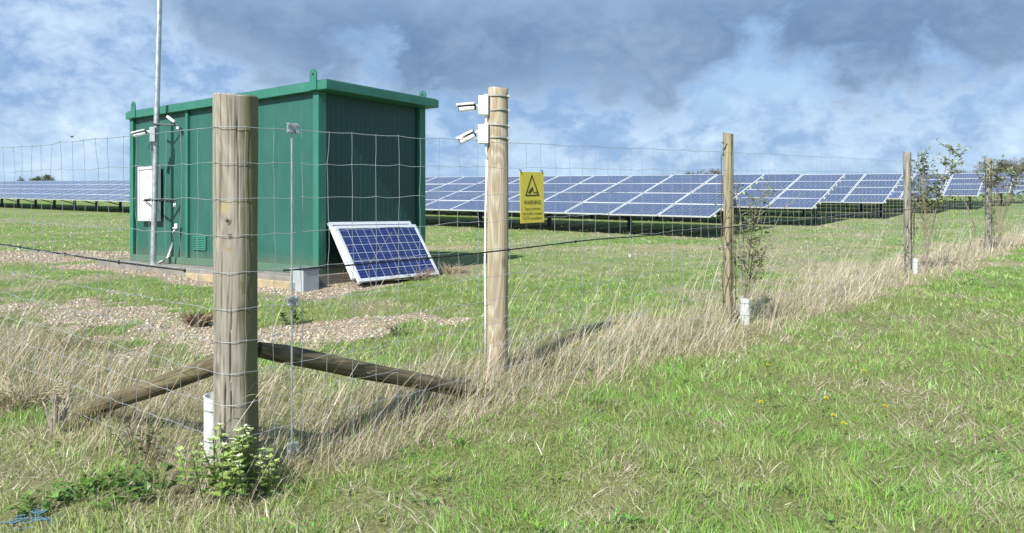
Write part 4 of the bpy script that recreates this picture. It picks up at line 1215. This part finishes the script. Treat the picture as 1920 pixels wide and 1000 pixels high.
def herb(px, py, n, h, L0, colr, label, seed, spread=.12, cat='plant', group=None, wr=.7):
    rng = random.Random(seed); x, y, z = gp(px, py)
    s = empty('leafy_weed', (x, y, z), 0, label, cat, group); w = MB(); lf = MB()
    for i in range(n):
        a = rng.random() * 6.28; sp = spread * rng.random() ** .5
        tip = Vector((math.cos(a) * sp * 1.4, math.sin(a) * sp * 1.4, h * (.4 + .6 * rng.random())))
        b0_ = Vector((math.cos(a) * sp * .5, math.sin(a) * sp * .5, 0)); w.tube([b0_, b0_.lerp(tip, .5) + Vector((0, 0, h * .1)), tip], .0022, 4)
        for k in range(5):
            p = b0_.lerp(tip, .3 + .7 * k / 4); d = Vector((rng.gauss(math.cos(a) * .5, .8), rng.gauss(math.sin(a) * .5, .8), rng.gauss(.2, .4)))
            L_ = L0 * (.6 + .7 * rng.random()); lf.leaf(p, d, (0, 0, 1), L_, L_ * wr)
    w.build('stem', BARK if cat == 'bramble' else MATS['nettle_stem'], s); nl = len(lf.v) // 5
    lf.build('foliage', LEAF, s, cols=leaf_cols(nl, colr, .4, rng))
herb(265, 870, 13, .26, .035, (.05, .085, .025), 'dark leaved bramble shoot among dry grass left of the corner post', 31, .10, 'bramble')
herb(170, 935, 26, .09, .05, (.085, .19, .03), 'low bright green weed patch at the lower left', 32, .22, 'weeds')
herb(285, 925, 12, .10, .06, (.08, .16, .035), 'curled green leaves beside the flowering plant', 33, .14, 'weeds')
herb(545, 610, 10, .24, .06, (.06, .13, .035), 'upright green weed behind the steel rod on the gravel', 34, .10, 'weeds')
herb(745, 628, 9, .14, .07, (.075, .11, .035), 'small grey green tuft on the gravel beyond the brace', 35, .08, 'weeds', None, .3)
herb(1010, 690, 10, .28, .028, (.06, .075, .03), 'dark thin bramble sprig in dry grass right of the pine post', 36, .14, 'bramble')
herb(560, 512, 8, .30, .09, (.07, .14, .04), 'broad leaved weed growing on the grey box corner', 37, .07, 'weeds')
herb(60, 965, 10, .08, .05, (.12, .24, .05), 'yellow green seedling beside the blue twine', 38, .08, 'weeds')
def tuft(px, py, n, h, colr, label, seed, spread, name='dead_clump', cat='dead plant', lean=(0, 0), wd=.004):
    rng = random.Random(seed); x, y, z = gp(px, py); s = empty(name, (x, y, z), 0, label, cat); m = MB()
    for i in range(n):
        a = rng.random() * 6.28; sp = spread * rng.random() ** .6; l = h * (.5 + .6 * rng.random())
        p0 = Vector((math.cos(a) * sp * .5, math.sin(a) * sp * .5, -.01)); p2 = Vector((math.cos(a) * sp * 1.6 + lean[0] * l, math.sin(a) * sp * 1.3 + lean[1] * l, l * (.4 + .6 * rng.random())))
        p1 = p0.lerp(p2, .5) + Vector((rng.gauss(0, .02), rng.gauss(0, .02), l * .22))
        m.tube([p0, p1, p2], [wd, wd * .8, wd * .3], 4)
    m.build('dry_stems', m_paint('dead_stem_%d' % seed, colr, .9, 0, .4, 30), s); return s
tuft(372, 612, 150, .20, (.17, .11, .07), 'brown withered clump on the gravel left of the corner post', 41, .13, wd=.006)
tuft(105, 812, 26, .34, (.38, .34, .28), 'upright grey dead stalks in the grass at the left', 42, .07, wd=.007)
tuft(150, 655, 60, .22, (.28, .22, .14), 'sparse brown dead weed near the left end of gravel', 43, .3)
tuft(700, 530, 150, .18, (.27, .21, .16), 'tangled dead stems piled below the loose panels', 44, .38)
tuft(775, 524, 130, .22, (.25, .19, .14), 'mound of dead stems at right foot of loose panels', 45, .32)
tuft(845, 512, 110, .22, (.30, .24, .18), 'spread of dry stems right of the loose panels', 46, .35)
tuft(640, 528, 40, .3, (.33, .27, .19), 'dry stalks at the left foot of the loose panels', 47, .14, lean=(.3, 0))
tuft(45, 760, 140, .22, (.36, .30, .20), 'flattened heap of bleached straw at far left', 48, .26)
# tall single dead stems in front of the loose panels
sx = empty('dead_stalk', gp(700, 560), 0, 'long thin dead stalk rising across the loose panels', 'dead plant')
m = MB(); p0 = Vector(sx.location); q = at(690, 500, p0.y) - p0; q2 = at(735, 435, p0.y) - p0
m.tube([(0, 0, 0), q, q2], [.005, .004, .0025], 5); m.build('dry_stems', BARKL, sx)
sx = empty('dead_stalk', gp(1868, 540), 0, 'pale arching dead stem between the two sapling stakes', 'dead plant'); p0 = Vector(sx.location)
sx.location = p0
m = MB(); m.tube([at(a, b, p0.y + .0) - p0 for a, b in ((1828, 426), (1817, 395), (1808, 378), (1795, 366), (1780, 352))], [.010, .009, .008, .007, .005], 5)
m.tube([at(1828, 426, p0.y) - p0, Vector((-.4, .1, .3)), Vector((0, 0, 0))], [.010, .010, .011], 5); m.build('dry_stems', BARKL, sx)

def dandelion():
    s = empty('dandelion', (0, 0, 0), 0, 'x', 'flower', 'yellow dandelions in the grass')
    m = MB(); m.tube([(0, 0, 0), (.004, 0, .05), (0, 0, .098)], .0022, 5); m.build('flower_stalk', MATS['nettle_stem'], s)
    m = MB()
    for ring, (r0, n, el) in enumerate(((.017, 22, .25), (.013, 18, .6), (.008, 12, 1.1))):
        for i in range(n):
            a = 2 * math.pi * i / n + ring * .3; m.leaf((0, 0, .098 + ring * .002), (math.cos(a), math.sin(a), el), (0, 0, 1), r0 * 1.15, .0075)
    m.build('flower_head', PETAL, s, cols=[(.80, .62, .02)] * len(m.v)); return s
dl = [((1427, 782), 'dandelion in the mown grass, leftmost of the foreground group'),
      ((1563, 808), 'dandelion just above left of its near neighbour in the grass'),
      ((1582, 824), 'brightest dandelion, lowest of all in the grass'),
      ((1660, 790), 'dandelion in the grass, right of the near pair'),
      ((1550, 774), 'small dandelion above the near pair in the grass'),
      ((1620, 720), 'orange yellow dandelion alone in the middle of the mown grass'),
      ((1787, 562), 'far dandelion at the edge of the dry grass strip on the right'),
      ((1507, 534), 'dandelion in rough grass beyond the fence, between the stakes'),
      ((1483, 530), 'pale dandelion just left of its brighter neighbour beyond the fence'),
      ((1240, 574), 'flat dandelion in green grass left of the split stake'),
      ((1440, 708), 'dandelion in the grass just below the dry strip')]
first = None
for (pp, lab) in dl:
    loc = gp(*pp)
    if first is None: first = dandelion(); first.location = loc; first['label'] = lab
    else: dup(first, loc, random.random() * 6, lab)

tw = empty('blue_twine', gp(38, 985), 0, 'frayed scrap of blue plastic twine lying in the grass', 'twine')
m = MB(); rng = random.Random(5)
for i in range(9):
    p = Vector((rng.gauss(0, .06), rng.gauss(0, .03), .01 + .02 * rng.random())); pts = [p]
    for k in range(4): p = p + Vector((rng.gauss(.03, .02), rng.gauss(.005, .015), rng.gauss(0, .012))); pts.append(p)
    m.tube(pts, .0035, 4)
m.build('twine_strands', TWINE, tw)

# ------------------------------------------------------------------ far trees, bird
def bare_tree(px, ytop, dep, width, label, seed, leafy=0, col=(.09, .10, .06)):
    rng = random.Random(seed); X_ = (px - CX) / F * dep; z = gh(X_, dep)
    H_ = EYE - (ytop - CY) / F * dep - z; W_ = width / F * dep
    t = empty('bare_tree' if not leafy else 'round_tree', (X_, dep, z), 0, label, 'tree', 'trees on the skyline'); tr_ = MB(); cr = MB()
    th = H_ * .4; tr_.tube([(0, 0, -.2), (0, 0, th * .6), (.05 * W_, 0, th)], [H_ * .04, H_ * .03, H_ * .024], 8)
    tips = []
    def grow(p, d, l, r, lev):
        q = p + d * l
        (tr_ if lev == 0 else cr).tube([p, p.lerp(q, .5) + Vector((rng.gauss(0, .04), rng.gauss(0, .04), .03)) * l, q], [r, r * .8, r * .6], 4 if lev else 5, False)
        if lev >= 4: tips.append(q); return
        for _ in range(4 if lev < 3 else 5):
            dd = (d + Vector((rng.gauss(0, .65), rng.gauss(0, .65), rng.gauss(.12, .4)))).normalized()
            grow(q if rng.random() < .6 else p.lerp(q, .6 + .4 * rng.random()), dd, l * (.62 + .2 * rng.random()), r * .55, lev + 1)
    for i in range(7):
        a = 6.28 * i / 7 + rng.random(); grow(Vector((0, 0, th * (.6 + .4 * rng.random()))), Vector((math.cos(a) * .9, math.sin(a) * .9, .5 + .7 * rng.random())).normalized(), H_ * .2, H_ * .014, 0)
    # fit the crown to its measured width and height
    vs = np.array(cr.v); sx_ = W_ / (np.percentile(vs[:, 0], 98) - np.percentile(vs[:, 0], 2)); sz = (H_ - th * .6) / (vs[:, 2].max() - th * .6)
    def fit(p): return (p[0] * sx_, p[1] * sx_, th * .6 + (p[2] - th * .6) * sz if p[2] > th * .6 else p[2])
    cr.v = [fit(p) for p in cr.v]; tr_.v = [fit(p) for p in tr_.v]
    tr_.build('trunk', BARK, t); c_ = cr.build('crown', BARK, t)
    if leafy:
        lf = MB()
        for q in tips:
            for _ in range(leafy):
                p = Vector(fit(q)) + Vector((rng.gauss(0, .03), rng.gauss(0, .03), rng.gauss(0, .02))) * H_
                lf.leaf(p, (rng.gauss(0, 1), rng.gauss(0, 1), rng.gauss(0, 1)), (0, 0, 1), H_ * .035, H_ * .025)
        lf.build('foliage', LEAF, t, cols=leaf_cols(len(lf.v) // 5, col, .4, rng))
bare_tree(1320, 314, 150, 68, 'round bare tree top above the nearest panel row', 61, 0)
bare_tree(1893, 291, 120, 84, 'dark bare tree at the right edge behind the farthest stake', 62, 0)
bare_tree(1812, 316, 160, 50, 'small bushy tree top between the two saplings on the skyline', 63, 1, (.07, .09, .04))
bare_tree(78, 327, 170, 34, 'small green tree top above the panels at far left', 64, 2, (.10, .15, .04))
bare_tree(40, 330, 200, 14, 'tiniest dark tree top at far left above the panels', 65, 1, (.06, .08, .04))
HB = Vector((39, 56)); hg = empty('hedge', (HB.x, HB.y, gh(HB.x, HB.y)), 0, 'low dark hedge seen in the gap below the farthest panel rows', 'hedge')
rng = random.Random(77); lf = MB(); wd_ = MB(); Z0 = hg.location.z
for i in range(9000):
    t_ = rng.uniform(-40, 62); x_ = HB.x - .799 * t_ + rng.gauss(0, .4); y_ = HB.y + .602 * t_ + rng.gauss(0, .4)
    h_ = .75 + .4 * vnoise(t_ * .3, 3.3, 5) + .3 * vnoise(t_ * 1.3, 8.1, 6)
    lf.leaf((x_ - HB.x, y_ - HB.y, gh(x_, y_) - Z0 + h_ * rng.random() ** .8), (rng.gauss(0, 1), rng.gauss(-.3, 1), rng.gauss(.2, .6)), (0, 0, 1), rng.uniform(.16, .32), rng.uniform(.1, .22))
for i in range(120):
    t_ = -40 + 102 * i / 120; x_ = HB.x - .799 * t_; y_ = HB.y + .602 * t_; z_ = gh(x_, y_) - Z0; wd_.tube([(x_ - HB.x, y_ - HB.y, z_ - .1), (x_ - HB.x + rng.gauss(0, .15), y_ - HB.y, z_ + .8)], [.04, .015], 4)
wd_.build('trunk', BARK, hg); lf.build('foliage', LEAF, hg, cols=leaf_cols(9000, (.04, .065, .02), .5, rng))
bp = at(135, 257, 30)
bd = empty('bird', bp, 0, 'tiny dark bird flying in the sky at left', 'bird')
m = MB(); m.ell((0, 0, 0), (.03, .06, .03), None, 8, 6); m.ell((0, -.06, .012), (.02, .024, .02), None, 8, 6)
m.add([(-.015, .05, 0), (.015, .05, 0), (.03, .11, 0), (-.03, .11, 0)], [(0, 1, 2, 3)])
m.build('bird_body', BIRD, bd, smooth=True)
for s_ in (-1, 1):
    m = MB(); m.add([(s_ * .02, -.03, .01), (s_ * .02, .03, .01), (s_ * .08, .03, .05), (s_ * .15, .04, .02), (s_ * .08, -.02, .055)], [(0, 1, 2, 4), (4, 2, 3)]); m.build('wing', BIRD, bd)

# ------------------------------------------------------------------ sky, sun, camera
SUN_AZ, SUN_EL = R(30.5), R(43)      # sun behind the camera, to the left
sd = Vector((-math.sin(SUN_AZ) * math.cos(SUN_EL), -math.cos(SUN_AZ) * math.cos(SUN_EL), math.sin(SUN_EL)))
sl = bpy.data.lights.new('sun', 'SUN'); sl.energy = 4.9; sl.angle = R(.55); sl.color = (1, .95, .87)
so = bpy.data.objects.new('sun', sl); COL.objects.link(so); so.rotation_euler = (-sd).to_track_quat('-Z', 'Y').to_euler(); so.location = sd * 50

wd = bpy.data.worlds.new('World'); SC.world = wd; wd.use_nodes = True
nt = NT(wd.node_tree)
sky = nt.n('ShaderNodeTexSky', sky_type='NISHITA'); sky.sun_disc = False; sky.sun_elevation = SUN_EL
sky.sun_rotation = math.atan2(sd.x, sd.y); sky.air_density = 1.0; sky.dust_density = .6; sky.ozone_density = 1.5
dirv = nt.n('ShaderNodeTexCoord').outputs['Generated']
sep = nt.n('ShaderNodeSeparateXYZ'); nt.set(sep, 0, dirv)
az = nt.math('ARCTAN2', sep.outputs[0], sep.outputs[1]); el = nt.math('ARCSINE', sep.outputs[2])
cv = nt.n('ShaderNodeCombineXYZ'); nt.set(cv, 0, az); nt.set(cv, 1, nt.math('MULTIPLY', el, 1.5)); nt.set(cv, 2, 0.0)
v = cv.outputs[0]
n_big = nt.noise(nt.mapping(v, loc=(.4, .9, 0)), 3.2, 2, .5, .2); n_med = nt.noise(nt.mapping(v, loc=(3.1, 1.7, 0)), 8.0, 8, .57, .25); n_fin = nt.noise(nt.mapping(v, loc=(7.1, 4.7, 0)), 24, 8, .64, .3)
edge = nt.n('ShaderNodeFloatCurve'); nt.set(edge, 1, nt.math('MULTIPLY_ADD', az, .6, .5))
cu = edge.mapping.curves[0]                # wavering lower edge of the dark cloud deck, by compass direction
pts_ = [(0, .66), (.16, .66), (.235, .60), (.275, .44), (.33, .40), (.37, .42), (.42, .355), (.56, .335), (.635, .37), (.665, .40), (.70, .43), (.735, .38), (.80, .36), (1, .38)]
cu.points[0].location = pts_[0]; cu.points[1].location = pts_[-1]
for p_ in pts_[1:-1]: cu.points.new(*p_)
edge.mapping.update()
e0 = nt.math('MULTIPLY', edge.outputs[0], .45)
elw = nt.math('ADD', el, nt.math('MULTIPLY_ADD', n_med, .36, -.18))
elw = nt.math('ADD', elw, nt.math('MULTIPLY_ADD', n_fin, .13, -.065))
deck = nt.math('MULTIPLY', nt.smooth(nt.math('SUBTRACT', elw, e0), -.034, .05), .95)
deck_c = nt.mix(nt.smooth(nt.math('ADD', nt.math('MULTIPLY', n_big, .45), nt.math('ADD', nt.math('MULTIPLY', n_med, .35), nt.math('MULTIPLY', n_fin, .2))), .40, .62), (.092, .160, .272), (.185, .272, .395))
deck_c = nt.mix(nt.smooth(el, .22, .33), deck_c, (.20, .30, .44))
lump = nt.math('ADD', nt.math('MULTIPLY', n_med, .62), nt.math('MULTIPLY', n_fin, .38))
cum = nt.smooth(lump, .41, .58)
cum_c = nt.mix(cum, (.165, .275, .455), (.345, .46, .61))
cum_c = nt.mix(nt.smooth(lump, .55, .67), cum_c, (.50, .60, .71))
cum_c = nt.mix(nt.math('MULTIPLY', nt.smooth(el, .10, .0), .7), cum_c, (.25, .39, .58))
cover = nt.smooth(nt.math('ADD', n_med, nt.math('MULTIPLY', n_big, .5)), .48, .70)
cover = nt.math('MAXIMUM', cover, nt.math('SUBTRACT', 1, nt.smooth(el, .08, .20)))
cover = nt.math('MAXIMUM', nt.math('MULTIPLY', cover, .90), deck)
cc_ = nt.mix(deck, cum_c, deck_c)
b1 = nt.n('ShaderNodeBackground'); nt.set(b1, 0, sky.outputs[0]); nt.set(b1, 1, .085)
b2 = nt.n('ShaderNodeBackground'); nt.set(b2, 0, cc_); nt.set(b2, 1, 1.0)
mx = nt.n('ShaderNodeMixShader'); nt.set(mx, 0, cover); nt.t.links.new(b1.outputs[0], mx.inputs[1]); nt.t.links.new(b2.outputs[0], mx.inputs[2])
wo = nt.n('ShaderNodeOutputWorld'); nt.t.links.new(mx.outputs[0], wo.inputs[0])

cam = bpy.data.cameras.new('camera'); cam.sensor_width = 36; cam.lens = F / 1920 * 36; cam.shift_y = -100 / 1920; cam.clip_end = 4000; cam.clip_start = .05
co = bpy.data.objects.new('camera', cam); COL.objects.link(co); co.location = (0, 0, EYE); co.rotation_euler = (R(90), 0, 0); SC.camera = co
SC.view_settings.view_transform = 'Standard'; SC.view_settings.look = 'None'; SC.view_settings.exposure = .68; SC.view_settings.gamma = 1
SC.cycles.max_bounces = 6; SC.cycles.diffuse_bounces = 3; SC.cycles.glossy_bounces = 3; SC.cycles.transparent_max_bounces = 4
